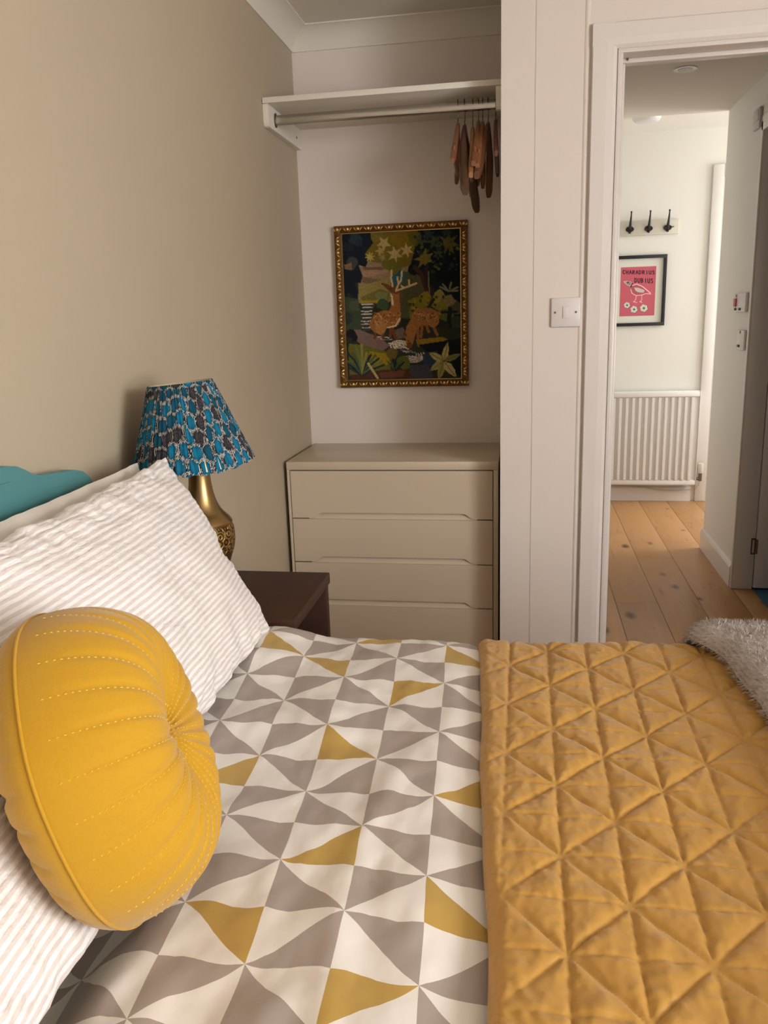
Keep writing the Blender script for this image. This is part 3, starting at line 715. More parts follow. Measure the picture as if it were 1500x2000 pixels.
def hanger(x, ztop, L, drop, curve, col, rz, label, wide=0.018, hgt0=0.030, hgt1=0.022, bar=None, tilt=0.0, bulge=0.0):
    root = empty('coat_hanger', (x, RYc, ztop), label, 'hanger', 'wooden hangers on the rail')
    N = 26; mw = m_hanger('hanger_wood', col); mb = MB(); P = []
    for i in range(N + 1):
        a = 2*i/N - 1; s = abs(a); y = L * a; z = -drop * (0.25 * s ** 1.0 + 0.75 * s ** 1.6); xo = curve * (s ** 2) + tilt * y
        hh = hgt0 + (hgt1 - hgt0) * s; ww = 0.0115 + (wide - 0.0115) * s ** 1.5 + bulge * math.exp(-((s - 0.6) / 0.25) ** 2)
        if i in (0, N): hh *= 0.75; ww *= 0.7
        P.append([(xo + ww/2*cx_, y, z - hh/2 + hh/2*cz_) for cx_, cz_ in [(math.copysign(abs(math.cos(t))**0.6, math.cos(t)), math.copysign(abs(math.sin(t))**0.6, math.sin(t))) for t in [2*PI*k/12 + 0.26 for k in range(12)]]])
    def tr(p):
        c, s_ = math.cos(rz), math.sin(rz); return (x + p[0]*c - p[1]*s_, RYc + p[0]*s_ + p[1]*c, ztop + p[2])
    n = len(P); vs = [tr(q) for r in P for q in r]; fs = [(i*12+k, i*12+(k+1) % 12, (i+1)*12+(k+1) % 12, (i+1)*12+k) for i in range(n-1) for k in range(12)] + [tuple(range(12)), tuple(range((n-1)*12 + 11, (n-1)*12 - 1, -1))]
    mb.add(vs, fs); mb.fixn = True; mb.build('body', mw, root, smooth=True)
    pts = []
    zr = RZc + 0.0185
    hz = zr - ztop
    pts.append((0, 0, -0.01)); pts.append((0, 0, 0.006)); pts.append((0, 0.012, 0.016))
    for k in range(13):
        a = -PI/2 * 0.62 + (PI + PI/2 * 0.5) * k / 12; rr = 0.0188
        pts.append((0, rr * math.cos(a), hz - 0.0155 + rr * 1.0 * math.sin(a)))
    MB().tube([tr(p) for p in pts], 0.0015, 8).build('hook', M['steel'], root, smooth=True)
    if bar:
        yb = L * 0.84; zb_ = -drop * 0.72 - bar
        b = MB().tube([tr((curve*.7, -yb, zb_)), tr((curve*.7, yb, zb_))], 0.0055, 10); b.build('trouser_bar', mw, root, smooth=True)
        for sgn in (-1, 1): MB().tube([tr((curve*.7 + tilt*yb*sgn, yb*sgn, -drop*0.72)), tr((curve*.7, yb*sgn, zb_ - 0.004))], 0.0042, 8).build('bar_arm', mw, root, smooth=True)
    return root
hanger(0.609, 1.892, 0.20, 0.135, -0.012, (130, 82, 54), 0.05, 'thin reddish wooden hanger at the free end of the row', bar=0.03)
hanger(0.630, 1.887, 0.225, 0.205, 0.020, (82, 55, 36), -0.02, 'broad dark brown contoured hanger, biggest on the rail', wide=0.028, hgt0=0.034, hgt1=0.046, bulge=0.008)
hanger(0.655, 1.879, 0.205, 0.165, -0.006, (156, 108, 66), 0.06, 'pale honey wooden hanger beside the broad dark one', wide=0.02, bar=0.02)
hanger(0.673, 1.896, 0.20, 0.15, -0.010, (124, 78, 46), 0.03, 'orange-brown flat hanger next to the pale honey one', wide=0.02, bar=0.035)
hanger(0.686, 1.893, 0.20, 0.155, -0.008, (132, 84, 52), 0.01, 'second orange-brown flat hanger from the pale honey one', wide=0.018, bar=0.02)
hanger(0.703, 1.890, 0.21, 0.175, -0.016, (98, 60, 38), -0.04, 'curved mid-brown hanger with a thick shoulder among the orange ones', wide=0.024, hgt1=0.03, bulge=0.006)
hanger(0.726, 1.896, 0.19, 0.125, 0.004, (98, 56, 48), 0.02, 'maroon stained hanger next to the wall bracket', wide=0.014, bar=0.04)

# ------------------------------------------------------------------ picture raster helper (print and needlework as colours on a fine mesh)
class Ras:
    def __init__(s, W, H, bgc): s.W, s.H = W, H; s.a = np.tile(np.array(bgc, float), (H, W, 1)); s.Y, s.X = np.mgrid[0:H, 0:W].astype(float)
    def setc(s, mk, c): s.a[mk] = c
    def poly(s, pts, c):
        n = len(pts); ins = np.zeros((s.H, s.W), bool)
        for i in range(n):
            x0, y0 = pts[i]; x1, y1 = pts[(i+1) % n]
            if y0 == y1: continue
            cond = ((s.Y < y0) != (s.Y < y1)); xi = x0 + (s.Y - y0) * (x1 - x0) / (y1 - y0); ins ^= cond & (s.X < xi)
        s.setc(ins, c)
    def ell(s, cx, cy, rx, ry, c, rot=0):
        co, si = math.cos(rot), math.sin(rot); dx, dy = s.X - cx, s.Y - cy; s.setc(((dx*co + dy*si) / rx)**2 + ((-dx*si + dy*co) / ry)**2 < 1, c)
    def stroke(s, pts, w, c):
        for (x0, y0), (x1, y1) in zip(pts[:-1], pts[1:]):
            dx, dy = x1-x0, y1-y0; L = dx*dx + dy*dy or 1e-9; t = np.clip(((s.X-x0)*dx + (s.Y-y0)*dy) / L, 0, 1)
            s.setc((s.X - x0 - t*dx)**2 + (s.Y - y0 - t*dy)**2 < (w/2)**2, c)
    def mesh(s, x0, x1, z0, z1, y):
        mb = MB(); mb.grid([[(x0 + (x1-x0)*i/(s.W-1), y, z1 - (z1-z0)*j/(s.H-1)) for j in range(s.H)] for i in range(s.W)])
        c = s.a / 255.0; c = np.where(c <= 0.04045, c/12.92, ((c + 0.055)/1.055)**2.4); mb.col = np.transpose(c, (1, 0, 2)).reshape(-1, 3)
        return mb
# ------------------------------------------------------------------ tapestry
fx0, fx1, fz0, fz1 = 0.130, 0.617, 1.051, 1.636
tp = empty('framed_tapestry', ((fx0+fx1)/2, YB - 0.01, fz0), 'needlepoint picture of two deer by a stream in a gilt frame', 'picture')
W_ = 0.026
def frame_rail(a, b, horizontal, name):
    mb = MB(); y1 = YB - 0.002; yo, yi = YB - 0.022, YB - 0.014
    if horizontal:
        z, s = a
        vs = [(fx0, y1, z), (fx1, y1, z), (fx1, yo, z), (fx0, yo, z), (fx1 - W_*.5, yo - .004, z + s*W_*.5), (fx0 + W_*.5, yo - .004, z + s*W_*.5), (fx1 - W_, yi, z + s*W_), (fx0 + W_, yi, z + s*W_), (fx1 - W_, y1, z + s*W_), (fx0 + W_, y1, z + s*W_)]
    else:
        x, s = a
        vs = [(x, y1, fz0), (x, y1, fz1), (x, yo, fz1), (x, yo, fz0), (x + s*W_*.5, yo - .004, fz1 - W_*.5), (x + s*W_*.5, yo - .004, fz0 + W_*.5), (x + s*W_, yi, fz1 - W_), (x + s*W_, yi, fz0 + W_), (x + s*W_, y1, fz1 - W_), (x + s*W_, y1, fz0 + W_)]
    mb.add(vs, [(0,1,2,3), (3,2,4,5), (5,4,6,7), (7,6,8,9), (9,8,1,0), (0,3,5,7,9), (1,8,6,4,2)]); mb.fixn = True
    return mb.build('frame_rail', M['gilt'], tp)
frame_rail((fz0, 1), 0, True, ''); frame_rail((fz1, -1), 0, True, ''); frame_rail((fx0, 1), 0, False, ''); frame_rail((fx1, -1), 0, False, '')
bd = MB(); lv = MB()
def bead(x, z, horiz):
    cy = YB - 0.0262; n = 8
    for (rx, rz, ox, oz, tgt) in ((.0062, .0062, 0, 0, bd),):
        ringz = []
        for k in range(4):
            a = PI/2*k/3; ringz.append([(x + rx*math.sin(a)*math.cos(2*PI*i/n) if k else x, cy - 0.0045*math.cos(a), z + rz*math.sin(a)*math.sin(2*PI*i/n) if k else z) for i in range(n)])
        tgt.grid([[ringz[k][i] for k in range(4)] for i in range(n)], close_u=True)
    # leaf scroll each side of the bead
    for sg in (-1, 1):
        c = (x + (sg*.011 if horiz else .0), z + (0 if horiz else sg*.011)); d = (0.005, 0.0075*sg) if horiz else (0.0075*sg, 0.005)
        lv.add([(c[0]-d[0], cy+.001, c[1]-d[1]), (c[0]+d[1]*.3, cy-.003, c[1]-d[0]*.3), (c[0]+d[0], cy+.001, c[1]+d[1]), (c[0]-d[1]*.3, cy-.003, c[1]+d[0]*.3)], [(0,1,2,3)])
nx, nz = 13, 15
for i in range(nx):
    x = fx0 + W_*.5 + (fx1 - fx0 - W_) * i/(nx-1); bead(x, fz0 + W_*.5, True); bead(x, fz1 - W_*.5, True)
for i in range(1, nz-1):
    z = fz0 + W_*.5 + (fz1 - fz0 - W_) * i/(nz-1); bead(fx0 + W_*.5, z, False); bead(fx1 - W_*.5, z, False)
bd.fixn = True; o = bd.build('beading', M['gilt_bead'], tp, smooth=True); o['kind'] = 'stuff'
o = lv.build('leaf_scroll', M['gilt_bead'], tp); o['kind'] = 'stuff'
mb = MB()
xi0, xi1, zi0, zi1 = fx0 + W_ - .001, fx1 - W_ + .001, fz0 + W_ - .001, fz1 - W_ + .001
for d in ((xi0, xi1, YB-.0165, YB-.012, zi0, zi0+.003), (xi0, xi1, YB-.0165, YB-.012, zi1-.003, zi1), (xi0, xi0+.003, YB-.0165, YB-.012, zi0+.003, zi1-.003), (xi1-.003, xi1, YB-.0165, YB-.012, zi0+.003, zi1-.003)): mb.box(*d)
mb.build('slip', M['brass'], tp)
def tapestry():
    W, H = 196, 240; R = Ras(W, H, (38, 40, 26)); rnd = random.Random(3)
    def q(x, y):
        t = (y - 190) / 1420; x0 = 165 + t*70; x1 = 1305 + t*5; return ((x - x0)/(x1 - x0)*W, (y - (215 - 50*(x-165)/1140)) / 1405 * H)
    def pl(pts, c): R.poly([q(*p) for p in pts], c)
    def st(pts, w, c): R.stroke([q(*p) for p in pts], w, c)
    def el(x, y, rx, ry, c, rot=0): a = q(x, y); R.ell(a[0], a[1], rx/1120*W, ry/1405*H, c, rot)
    def blob(x, y, r, c, n=9, k=0.35): pl([(x + r*(1 + rnd.uniform(-k, k))*math.cos(2*PI*i/n), y + r*(1 + rnd.uniform(-k, k))*math.sin(2*PI*i/n)) for i in range(n)], c)
    def star(x, y, r, c, n=6, rot=0.0):
        pl([(x + (r if i % 2 == 0 else r*0.42)*math.cos(PI*i/n + rot), y + (r if i % 2 == 0 else r*0.42)*math.sin(PI*i/n + rot)) for i in range(2*n)], c)
    # sky, hills, distance
    pl([(330, 400), (900, 300), (900, 820), (330, 860)], (134, 112, 80))
    pl([(350, 560), (620, 525), (640, 560), (480, 600), (360, 610)], (156, 120, 92)); pl([(370, 520), (580, 520), (570, 545), (390, 545)], (104, 78, 58)); pl([(360, 610), (560, 640), (480, 690), (360, 660)], (112, 88, 62))
    pl([(330, 700), (620, 620), (640, 820), (350, 850)], (138, 120, 66)); pl([(360, 800), (540, 720), (640, 760), (620, 860), (360, 860)], (108, 96, 44)); pl([(355, 838), (560, 830), (540, 860), (355, 866)], (150, 128, 24))
    pl([(640, 560), (860, 560), (1000, 640), (1010, 860), (860, 1000), (740, 1000), (640, 900)], (72, 70, 40))
    el(710, 610, 72, 80, (40, 84, 92)); blob(560, 800, 60, (112, 112, 66)); blob(570, 880, 55, (54, 72, 44))
    # right-hand darkness
    pl([(840, 150), (1320, 150), (1320, 1050), (1120, 900), (1040, 700), (860, 560), (820, 400)], (16, 24, 26)); pl([(1030, 420), (1320, 400), (1320, 640), (1080, 640)], (12, 18, 26)); blob(860, 540, 60, (14, 18, 30))
    # left-hand dark tree
    pl([(150, 190), (450, 190), (470, 300), (400, 370), (420, 470), (400, 520), (330, 500), (370, 600), (350, 670), (280, 660), (330, 740), (310, 830), (230, 760), (180, 900), (150, 700)], (18, 24, 34))
    blob(300, 260, 60, (36, 50, 58)); blob(230, 330, 60, (26, 34, 42)); blob(270, 480, 55, (58, 58, 54)); blob(330, 300, 40, (30, 42, 52)); pl([(190, 500), (260, 480), (270, 550), (200, 540)], (120, 94, 66))
    pl([(195, 800), (330, 820), (370, 1000), (350, 1120), (210, 1120)], (56, 66, 44)); blob(290, 880, 60, (70, 74, 52)); blob(220, 1010, 60, (42, 52, 44))
    # yellow-green canopy
    pl([(440, 190), (900, 180), (880, 300), (850, 420), (830, 500), (640, 560), (560, 480), (430, 470), (390, 400), (470, 300)], (106, 90, 24)); blob(740, 260, 90, (120, 98, 18)); blob(880, 250, 60, (92, 84, 24)); blob(520, 230, 60, (112, 98, 34)); blob(600, 470, 60, (98, 92, 30)); blob(680, 520, 70, (96, 92, 26))
    for x, y, r, c, n in ((575, 300, 75, (170, 146, 86), 5), (680, 400, 80, (172, 148, 92), 6), (795, 365, 72, (178, 152, 92), 6), (440, 425, 55, (172, 148, 78), 8), (540, 370, 55, (160, 134, 78), 5), (960, 440, 105, (106, 96, 34), 7), (1190, 300, 110, (84, 76, 30), 7), (930, 270, 80, (66, 72, 40), 6), (1060, 290, 80, (48, 66, 52), 6), (1090, 400, 60, (56, 66, 40), 6), (1000, 220, 70, (40, 56, 48), 6), (560, 430, 40, (140, 116, 78), 5), (1170, 200, 60, (40, 52, 44), 6)): star(x, y, r, c, n, rnd.uniform(0, 1))
    for _ in range(40): blob(rnd.uniform(860, 1290), rnd.uniform(200, 560), rnd.uniform(10, 26), rnd.choice([(20, 26, 24), (62, 66, 34), (36, 50, 44), (88, 80, 30)]), 6)
    # trunk
    st([(870, 520), (930, 580), (960, 660), (1000, 800)], 7, (62, 38, 32)); st([(985, 500), (970, 620), (1020, 790)], 5, (48, 28, 26)); st([(1000, 560), (1000, 660), (1010, 760)], 2, (110, 104, 76))
    # right bushes
    for x, y, r, c in ((900, 860, 80, (112, 100, 28)), (980, 800, 60, (126, 108, 28)), (860, 960, 60, (102, 92, 26)), (1120, 860, 80, (118, 108, 38)), (1100, 780, 50, (132, 124, 60)), (1200, 840, 60, (120, 106, 68)), (1170, 960, 70, (84, 86, 36)), (1260, 900, 60, (70, 70, 46)), (1250, 1040, 70, (50, 58, 44))): blob(x, y, r, c)
    for _ in range(26): blob(rnd.uniform(820, 1150), rnd.uniform(790, 1000), 14, rnd.choice([(52, 48, 20), (146, 122, 30), (86, 80, 24)]), 6)
    for a in range(7): an = -0.2 + a*0.5; st([(1190, 740), (1190 + 85*math.cos(an), 720 - 60*math.sin(an))], 3, rnd.choice([(16, 20, 30), (112, 112, 90)]))
    st([(1200, 900), (1190, 1010), (1210, 1120)], 7, (24, 34, 30)); st([(1120, 940), (1260, 930)], 4, (26, 36, 30))
    # waterfall
    pl([(360, 860), (500, 850), (450, 960), (470, 1080), (430, 1150), (350, 1110), (380, 980)], (66, 66, 60))
    for k in range(16): y = 870 + k*16; st([(365 + 8*math.sin(k), y), (410, y + 6*math.sin(k*2)), (470 - k*2, y - 4)], 1.6, (190, 178, 156) if k % 2 == 0 else (40, 42, 46))
    # stream, rocks, ground
    pl([(230, 1130), (1310, 1080), (1310, 1610), (235, 1620)], (44, 46, 32)); pl([(270, 1120), (340, 1110), (520, 1180), (640, 1260), (560, 1320), (380, 1270), (290, 1200)], (116, 92, 82)); pl([(640, 1130), (760, 1080), (800, 1180), (700, 1200)], (104, 84, 76))
    for k in range(16):
        a = 1180 + k*15; x = 520 + k*27; st([(x, a), (x + 50, a + 14*math.sin(k*1.7)), (x + 105, a + 6)], 2.0, rnd.choice([(206, 188, 168), (96, 96, 92), (44, 48, 56), (184, 166, 150)]))
    for r_ in (90, 64, 40): st([(730 + r_*math.cos(t), 1262 + r_*0.55*math.sin(t)) for t in [2.2 + 0.35*k for k in range(12)]], 2.2, (196, 180, 158))
    for r_ in (110, 84, 60, 36): st([(850 + r_*math.cos(t), 1350 + r_*0.62*math.sin(t)) for t in [-0.4 + 0.35*k for k in range(10)]], 2.4, rnd.choice([(206, 190, 168), (170, 156, 142)]))
    pl([(880, 1200), (1120, 1170), (1180, 1190), (1060, 1250), (900, 1270)], (138, 108, 30)); pl([(900, 1250), (1310, 1180), (1310, 1560), (1000, 1330)], (16, 22, 24)); pl([(940, 1340), (1080, 1300), (1100, 1440), (960, 1460)], (40, 56, 72)); pl([(820, 1450), (1000, 1440), (1060, 1600), (820, 1600)], (62, 62, 66))
    pl([(240, 1250), (380, 1260), (640, 1330), (640, 1500), (250, 1560)], (96, 92, 34)); pl([(440, 1320), (620, 1340), (650, 1430), (540, 1480), (430, 1460)], (140, 118, 18)); blob(760, 1420, 70, (84, 86, 32)); blob(660, 1340, 50, (98, 78, 34))
    pl([(250, 1620), (270, 1560), (560, 1500), (800, 1490), (850, 1560), (700, 1620)], (76, 44, 32)); pl([(520, 1530), (780, 1500), (760, 1560), (560, 1580)], (98, 60, 40))
    # stag
    fur, furd, furl = (146, 94, 46), (104, 62, 30), (186, 140, 84)
    for a, b in (((500, 1100), (490, 1190)), ((560, 1110), (570, 1190)), ((660, 1090), (690, 1190)), ((640, 1090), (640, 1170))): st([a, b], 5, furd)
    el(600, 1010, 140, 85, fur); el(520, 1060, 80, 80, fur); pl([(480, 950), (620, 930), (650, 880), (640, 760), (720, 740), (740, 960), (720, 1060), (620, 1090)], fur); el(545, 1080, 55, 80, (160, 110, 60)); pl([(640, 760), (662, 790), (672, 880), (650, 870)], (206, 178, 138))
    pl([(552, 672), (580, 668), (660, 700), (740, 730), (700, 770), (640, 760), (600, 720)], furd); el(560, 676, 10, 8, (40, 26, 22)); el(640, 720, 7, 6, (28, 20, 18)); pl([(720, 760), (780, 770), (740, 790)], furd)
    for p in ([(690, 740), (760, 715), (830, 690), (885, 668)], [(820, 690), (815, 640)], [(770, 712), (740, 690)], [(690, 735), (715, 680), (740, 640), (748, 560)], [(715, 680), (705, 610)], [(660, 700), (645, 620), (650, 550)]): st(p, 3.0, (196, 168, 118))
    for _ in range(46): x, y = rnd.uniform(470, 720), rnd.uniform(945, 1060); el(x, y, 8, 7, rnd.choice([furl, furd]))
    st([(610, 1090), (690, 1070), (730, 1000)], 2.5, (214, 186, 140))
    # hind, grazing
    for a, b in (((1040, 1060), (1080, 1150)), ((980, 1060), (1000, 1120)), ((900, 1070), (900, 1200)), ((940, 1060), (930, 1170))): st([a, b], 5, (134, 88, 46))
    el(970, 980, 135, 85, (142, 94, 48)); el(1040, 1010, 60, 70, (150, 100, 54)); pl([(860, 960), (930, 1060), (880, 1140), (850, 1250), (800, 1270), (780, 1180), (790, 1080)], (148, 98, 48)); pl([(770, 1130), (800, 1150), (790, 1180), (755, 1150)], furd); el(820, 1255, 26, 30, furd); el(810, 1215, 6, 6, (26, 18, 16))
    for _ in range(50): x, y = rnd.uniform(870, 1080), rnd.uniform(930, 1030); el(x, y, 7, 7, rnd.choice([furl, furd, (170, 122, 70)]))
    # foreground leaves
    for k in range(13):
        a = -2.7 + k*0.18; L_ = rnd.uniform(180, 310); st([(380, 1560), (380 + 0.5*L_*math.cos(a), 1560 + 0.6*L_*math.sin(a)), (380 + L_*math.cos(a)*1.1, 1560 + L_*math.sin(a))], 4.0, rnd.choice([(104, 106, 54), (34, 48, 46), (70, 84, 52), (24, 34, 36), (128, 122, 62)]))
    for k in range(7): a = -2.3 + k*0.25; st([(690, 1500), (690 + 110*math.cos(a), 1500 + 110*math.sin(a))], 3, rnd.choice([(24, 34, 34), (62, 74, 40)]))
    st([(430, 1440), (480, 1520), (520, 1580)], 4, (170, 152, 92)); blob(260, 1160, 46, (24, 20, 26)); blob(300, 1190, 36, (20, 20, 28))
    def leaf(p, qd, w, c):
        dx, dy = qd[0]-p[0], qd[1]-p[1]; L_ = math.hypot(dx, dy); nx_, ny_ = -dy/L_*w, dx/L_*w
        pl([p, (p[0]+dx*.3+nx_, p[1]+dy*.3+ny_), (p[0]+dx*.65+nx_*.8, p[1]+dy*.65+ny_*.8), qd, (p[0]+dx*.65-nx_*.8, p[1]+dy*.65-ny_*.8), (p[0]+dx*.3-nx_, p[1]+dy*.3-ny_)], c); st([p, qd], 1.2, (96, 92, 52))
    for qd, w, c in (((1000, 1320), 36, (164, 152, 96)), ((1180, 1215), 30, (176, 160, 100)), ((1300, 1330), 30, (112, 114, 66)), ((1010, 1500), 36, (158, 146, 86)), ((1090, 1590), 34, (138, 130, 74)), ((1260, 1560), 40, (176, 158, 104))): leaf((1140, 1400), qd, w, c)
    # stitch-to-stitch unevenness
    g = np.random.RandomState(2).uniform(0.86, 1.12, (H, W, 1)); R.a = np.clip(R.a * g, 0, 255)
    R.mesh(xi0 + .002, xi1 - .002, zi0 + .002, zi1 - .002, YB - 0.0125).build('canvas', M['needlepoint'], tp)
tapestry()

# ------------------------------------------------------------------ light switch
sw = empty('light_switch', (0.9405, YC - .005, 1.263), 'white single light switch on the wall beside the doorway', 'light switch')
x0, z0 = 0.8975, 1.263
box('plate', M['switch'], (x0, x0 + .086, YC - .010, YC, z0, z0 + .086), sw, 0.004)
box('rocker', M['switch'], (x0 + .034, x0 + .0515, YC - .0128, YC - .0095, z0 + .026, z0 + .0595), sw, 0.0012)
mb = MB(); xa, xb, za, zb_ = x0 + .0325, x0 + .053, z0 + .0245, z0 + .061
for d in ((xa, xb, za, za + .0013), (xa, xb, zb_ - .0013, zb_), (xa, xa + .0013, za, zb_), (xb - .0013, xb, za, zb_)): mb.box(d[0], d[1], YC - .0104, YC - .0098, d[2], d[3])
mb.build('rocker_surround', M['switch'], sw)
for sx in (.0115, .0725): MB().disc((x0 + sx, z0 + .043), 1, .0034, .0034, YC - .0106, YC - .0095, 12).build('screw_head', M['steel'], sw)

# ------------------------------------------------------------------ hall things
YH = 5.82
cr = empty('coat_rack', (1.6, YH - .01, 1.77), 'cream wooden rail with three black iron hooks on the hall wall', 'coat rack')
box('rail', M['cable'], (1.40, 1.797, YH - .018, YH, 1.773, 1.863), cr, 0.003)
for hx in (1.491, 1.609, 1.727):
    h = MB(); yb = YH - .018
    h.prism([(hx + 0.026*math.cos(t)*(1 if abs(math.sin(t)) < .95 else .8), 1.813 + 0.018*math.sin(t)) for t in [2*PI*k/20 for k in range(20)]], 1, yb - .006, yb)
    h.prism([(hx - .010, 1.800), (hx + .010, 1.800), (hx + .007, 1.788), (hx - .007, 1.788)], 1, yb - .006, yb)
    hb = h.build('hook', M['black_iron'], cr)
    MB().tube([(hx, yb - .004, 1.815), (hx, yb - .022, 1.835), (hx + .001, yb - .034, 1.862), (hx + .002, yb - .042, 1.895), (hx + .002, yb - .046, 1.911)], .006, 10, rs=[.009, .009, .007, .0048, .0045]).build('prong', M['black_iron'], hb, smooth=True)
    MB().lathe([(.001, 1.907), (.005, 1.909), (.0062, 1.914), (.005, 1.919), (.001, 1.921)], hx + .002, yb - .046, 12).build('prong_tip', M['black_iron'], hb, smooth=True)
    MB().tube([(hx, yb - .004, 1.80), (hx, yb - .022, 1.788), (hx, yb - .032, 1.796)], .005, 10).build('lower_prong', M['black_iron'], hb, smooth=True)
MB().tube([(1.752, YH - .019, 1.816), (1.766, YH - .024, 1.817)], .0035, 8).build('screw', M['steel'], cr)

px0, px1, pz0, pz1 = 1.375, 1.735, 1.196, 1.649
pp = empty('framed_print', (1.56, YH - .01, pz0), 'black framed pink print of a wading bird under the coat rack', 'picture')
f_ = .021
for d in ((px0, px1, pz0, pz0 + f_), (px0, px1, pz1 - f_, pz1), (px0, px0 + f_, pz0 + f_, pz1 - f_), (px1 - f_, px1, pz0 + f_, pz1 - f_)): box('frame_rail', M['black_frame'], (d[0], d[1], YH - .022, YH - .001, d[2], d[3]), pp, 0.0015)
box('mount', M['mount'], (px0 + f_, px1 - f_, YH - .008, YH - .004, pz0 + f_, pz1 - f_), pp)
def poster():
    W, H = 168, 236; R = Ras(W, H, (200, 98, 112)); k_ = W / 640.0
    def q(p): return ((p[0] - 320 + (p[1] - 580) * 0.058) * k_, (p[1] - 575 + (p[0] - 320) * 0.018) * H / 905)
    def st(pts, w, c): R.stroke([q(p) for p in pts], w, c)
    black, pale, white = (32, 24, 28), (244, 186, 190), (216, 206, 200)
    G = {'C': [[(.9,.1),(.3,0),(0,.5),(.3,1),(.9,.85)]], 'H': [[(0,0),(.1,1)], [(.9,0),(.85,1)], [(0,.5),(.9,.5)]], 'A': [[(0,1),(.5,0),(1,1)], [(.2,.65),(.8,.65)]], 'R': [[(0,1),(.05,0),(.8,.1),(.8,.45),(.05,.55),(.9,1)]],
         'D': [[(0,0),(0,1),(.7,.85),(.85,.45),(.6,.05),(0,0)]], 'I': [[(.5,0),(.5,1)]], 'U': [[(0,0),(.05,.85),(.45,1),(.85,.85),(.9,0)]], 'S': [[(.9,.1),(.4,0),(.05,.25),(.85,.65),(.7,.95),(0,.95)]], 'B': [[(0,0),(0,1),(.8,.8),(.6,.5),(0,.48),(.7,.3),(.6,.03),(0,0)]]}
    def word(tx, x0, y0, dx, h, cw, slope=0.0):
        for n_, ch_ in enumerate(tx):
            for line in G[ch_]:
                pts = [(x0 + dx*n_ + cw*a, y0 + slope*n_ + h*b) for a, b in line]
                st([(p[0]+5, p[1]+4) for p in pts], 3.8, (150, 60, 76)); st(pts, 3.0, black)
    word('CHARADRIUS', 350, 628, 59, 62, 40, 2); word('DUBIUS', 562, 775, 58, 78, 40, 3)
    st([(370, 835), (430, 830), (500, 850), (480, 920), (420, 890), (370, 840)], 3, white); R.poly([q(p) for p in [(390, 845), (440, 830), (500, 850), (480, 915), (420, 885)]], (150, 132, 128)); R.ell(*q((440, 850)), 4, 3, black); st([(490, 930), (520, 880)], 6, (50, 36, 40))
    R.poly([q(p) for p in [(490, 990), (520, 900), (600, 880), (720, 940), (800, 1040), (700, 1080), (580, 1090), (510, 1050)]], (178, 92, 104))
    st([(520, 905), (600, 885), (700, 930), (770, 990), (840, 1050)], 5, pale); st([(490, 980), (510, 1050), (580, 1095), (690, 1085), (760, 1060), (850, 1070)], 4, pale)
    R.poly([q(p) for p in [(550, 945), (640, 955), (740, 1000), (720, 1045), (620, 1035), (570, 1000)]], (206, 190, 182))
    for lx in (590, 685): st([(lx, 1090), (lx - 20 + (20 if lx > 600 else 0), 1170), (lx - 50 + (20 if lx > 600 else 0), 1215)], 3.2, pale); st([(lx - 60 + (20 if lx > 600 else 0), 1205), (lx + 5, 1225)], 3, pale)
    for cx_, cy_, r in ((415, 1270, 58), (540, 1350, 66), (720, 1330, 72)):
        for n_ in range(6):
            a = 2*PI*n_/6 + .3; p = q((cx_ + r*.62*math.cos(a), cy_ + r*.62*math.sin(a))); R.ell(p[0] + 1, p[1] + 1, r*.43*k_, r*.43*k_, (92, 74, 74)); 
        for n_ in range(6):
            a = 2*PI*n_/6 + .3; p = q((cx_ + r*.58*math.cos(a), cy_ + r*.58*math.sin(a))); R.ell(p[0], p[1], r*.40*k_, r*.40*k_, (214, 212, 200))
        for n_ in range(6): a = 2*PI*n_/6; st([(cx_, cy_), (cx_ + r*.45*math.cos(a), cy_ + r*.45*math.sin(a))], 1.6, (70, 84, 74))
        p = q((cx_, cy_)); R.ell(p[0], p[1], r*.22*k_, r*.22*k_, (44, 66, 58))
    R.mesh(1.4455, 1.670, 1.262, 1.577, YH - .0085).build('sheet', M['print'], pp)
poster()

rd = empty('radiator', (1.67, YH - .06, 0.12), 'white ridged panel radiator under the framed pink print', 'radiator')
rx0, rx1, rz0, rz1, ry = 1.31, 1.975, 0.128, 0.762, YH - .095
box('panel', M['rad'], (rx0, rx1, ry + .014, ry + .02, rz0, rz1), rd, 0.002)
box('bottom_edge', M['rad'], (rx0, rx1, ry, ry + .02, rz0, rz0 + .034), rd, 0.006); box('top_edge', M['rad'], (rx0, rx1, ry, ry + .02, rz1 - .034, rz1), rd, 0.006)
box('top_grille', M['rad'], (rx0, rx1, ry + .02, YH - .02, rz1 - .012, rz1 + .002), rd, 0.002); box('end_cover', M['rad'], (rx1, rx1 + .004, ry, YH - .022, rz0 + .01, rz1 + .002), rd, 0.001); box('rear_panel', M['rad'], (rx0, rx1, YH - .034, YH - .026, rz0, rz1 - .02), rd)
fm = None
for k in range(15):
    cx_ = 1.931 - 0.0423 * k
    mb = MB().prism([(cx_ - .0115, ry + .014), (cx_ - .0075, ry - .004), (cx_ + .0075, ry - .004), (cx_ + .0115, ry + .014)], 2, rz0 + .036, rz1 - .036); mb.build('flute', M['rad'], rd)
vy = YH - .055
vl = empty('valve', (2.012, vy, .14)); vl.parent = rd; vl.location = Vector((2.012, vy, .14)) - rd.location; WORG[vl.name] = (2.012, vy, .14)
MB().lathe([(.017, .205), (.019, .212), (.019, .262), (.016, .272)], 2.012, vy, 20).build('valve_head', M['cable'], vl, smooth=True)
MB().lathe([(.0115, .150), (.0115, .205)], 2.012, vy, 16).build('valve_body', M['steel'], vl); MB().tube([(1.979, vy, .165), (2.012, vy, .165)], .0095, 12).build('valve_tail', M['steel'], vl)
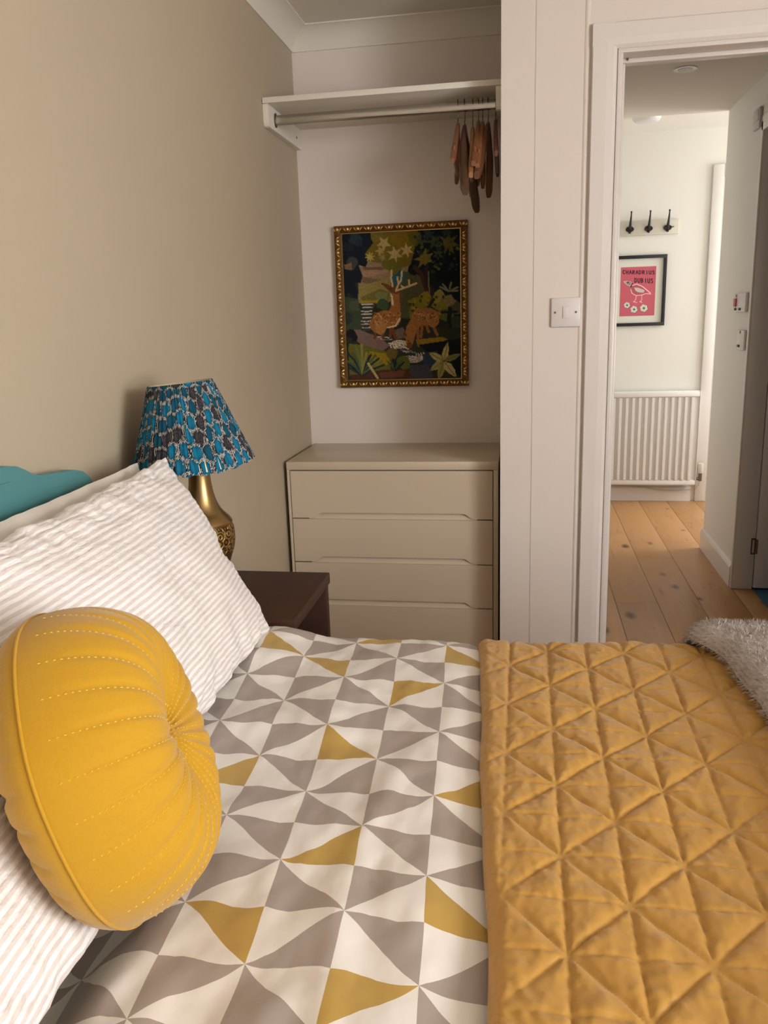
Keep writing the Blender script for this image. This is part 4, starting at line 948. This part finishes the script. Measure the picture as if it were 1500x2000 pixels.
MB().tube([(2.012, vy, .15), (2.006, vy, .12), (1.985, vy + .01, .095), (1.95, vy + .02, .085), (1.85, vy + .03, .075), (1.75, vy + .03, .078), (1.66, vy + .03, .095), (1.55, vy + .03, .105), (1.40, vy + .03, .108)], .0035, 8).build('supply_pipe', M['cable'], rd, smooth=True)
box('wall_bracket', M['rad'], (1.942, 1.952, ry + .02, YH - .016, .118, .15), rd)

dn = empty('downlight', (1.453, 3.797, 2.24), 'round recessed white downlight in the hall ceiling', 'downlight')
mb = MB().lathe([(.022, 2.2495), (.030, 2.2455), (.046, 2.2455), (.048, 2.2495)], 1.453, 3.797, 32); mb.build('trim_ring', M['switch'], dn, smooth=True)
MB().lathe([(.001, 2.2452), (.027, 2.2452), (.027, 2.2475), (.001, 2.2475)], 1.453, 3.797, 24).build('lens', M['lens'], dn)
sd = empty('smoke_detector', (1.50, 5.26, 2.35), 'white domed smoke detector on the hall ceiling above the coat rack', 'smoke detector')
MB().lathe([(.078, 2.3995), (.082, 2.389), (.075, 2.389)], 1.50, 5.26, 32).build('base', M['switch'], sd, smooth=True); MB().lathe([(.072, 2.389), (.072, 2.379)], 1.50, 5.26, 32).build('vent_slot', M['switch'], sd)
MB().lathe([(.072, 2.379), (.081, 2.378), (.080, 2.366), (.070, 2.352), (.050, 2.346), (.002, 2.344)], 1.50, 5.26, 32).build('dome', M['switch'], sd, smooth=True)

XR = 1.809
a = empty('wall_sensor', (XR - .01, 4.03, 2.045), 'grey plastic sensor box high on the hall wall above the controls', 'sensor')
box('body', M['greybox'], (XR - .014, XR, 3.98, 4.085, 2.045, 2.128), a, 0.005); box('cover', M['greybox'], (XR - .0165, XR - .0135, 3.992, 4.073, 2.075, 2.118), a, 0.0015)
a = empty('wall_control', (XR - .01, 4.1, 1.28), 'white wall control with a red lever and two black squares', 'control')
box('plate', M['switch'], (XR - .014, XR, 4.0, 4.21, 1.280, 1.365), a, 0.003); box('red_lever', M['red'], (XR - .020, XR - .0135, 4.155, 4.195, 1.304, 1.342), a, 0.002)
for y in (4.09, 4.17): box('black_button', M['black_iron'], (XR - .018, XR - .0135, y - .014, y + .014, 1.287, 1.299), a, 0.001)
MB().disc((4.165, 1.353), 0, .006, .006, XR - .016, XR - .0135, 12).build('indicator', M['screw'], a)
a = empty('wall_control', (XR - .01, 4.06, 1.11), 'narrow white wall control with one black square below the red-lever one', 'control')
box('plate', M['switch'], (XR - .012, XR, 3.992, 4.12, 1.11, 1.20), a, 0.003); box('black_button', M['black_iron'], (XR - .016, XR - .0115, 4.06, 4.095, 1.122, 1.133), a, 0.001); MB().disc((4.06, 1.19), 0, .007, .007, XR - .014, XR - .0115, 12).build('indicator', M['red'], a)
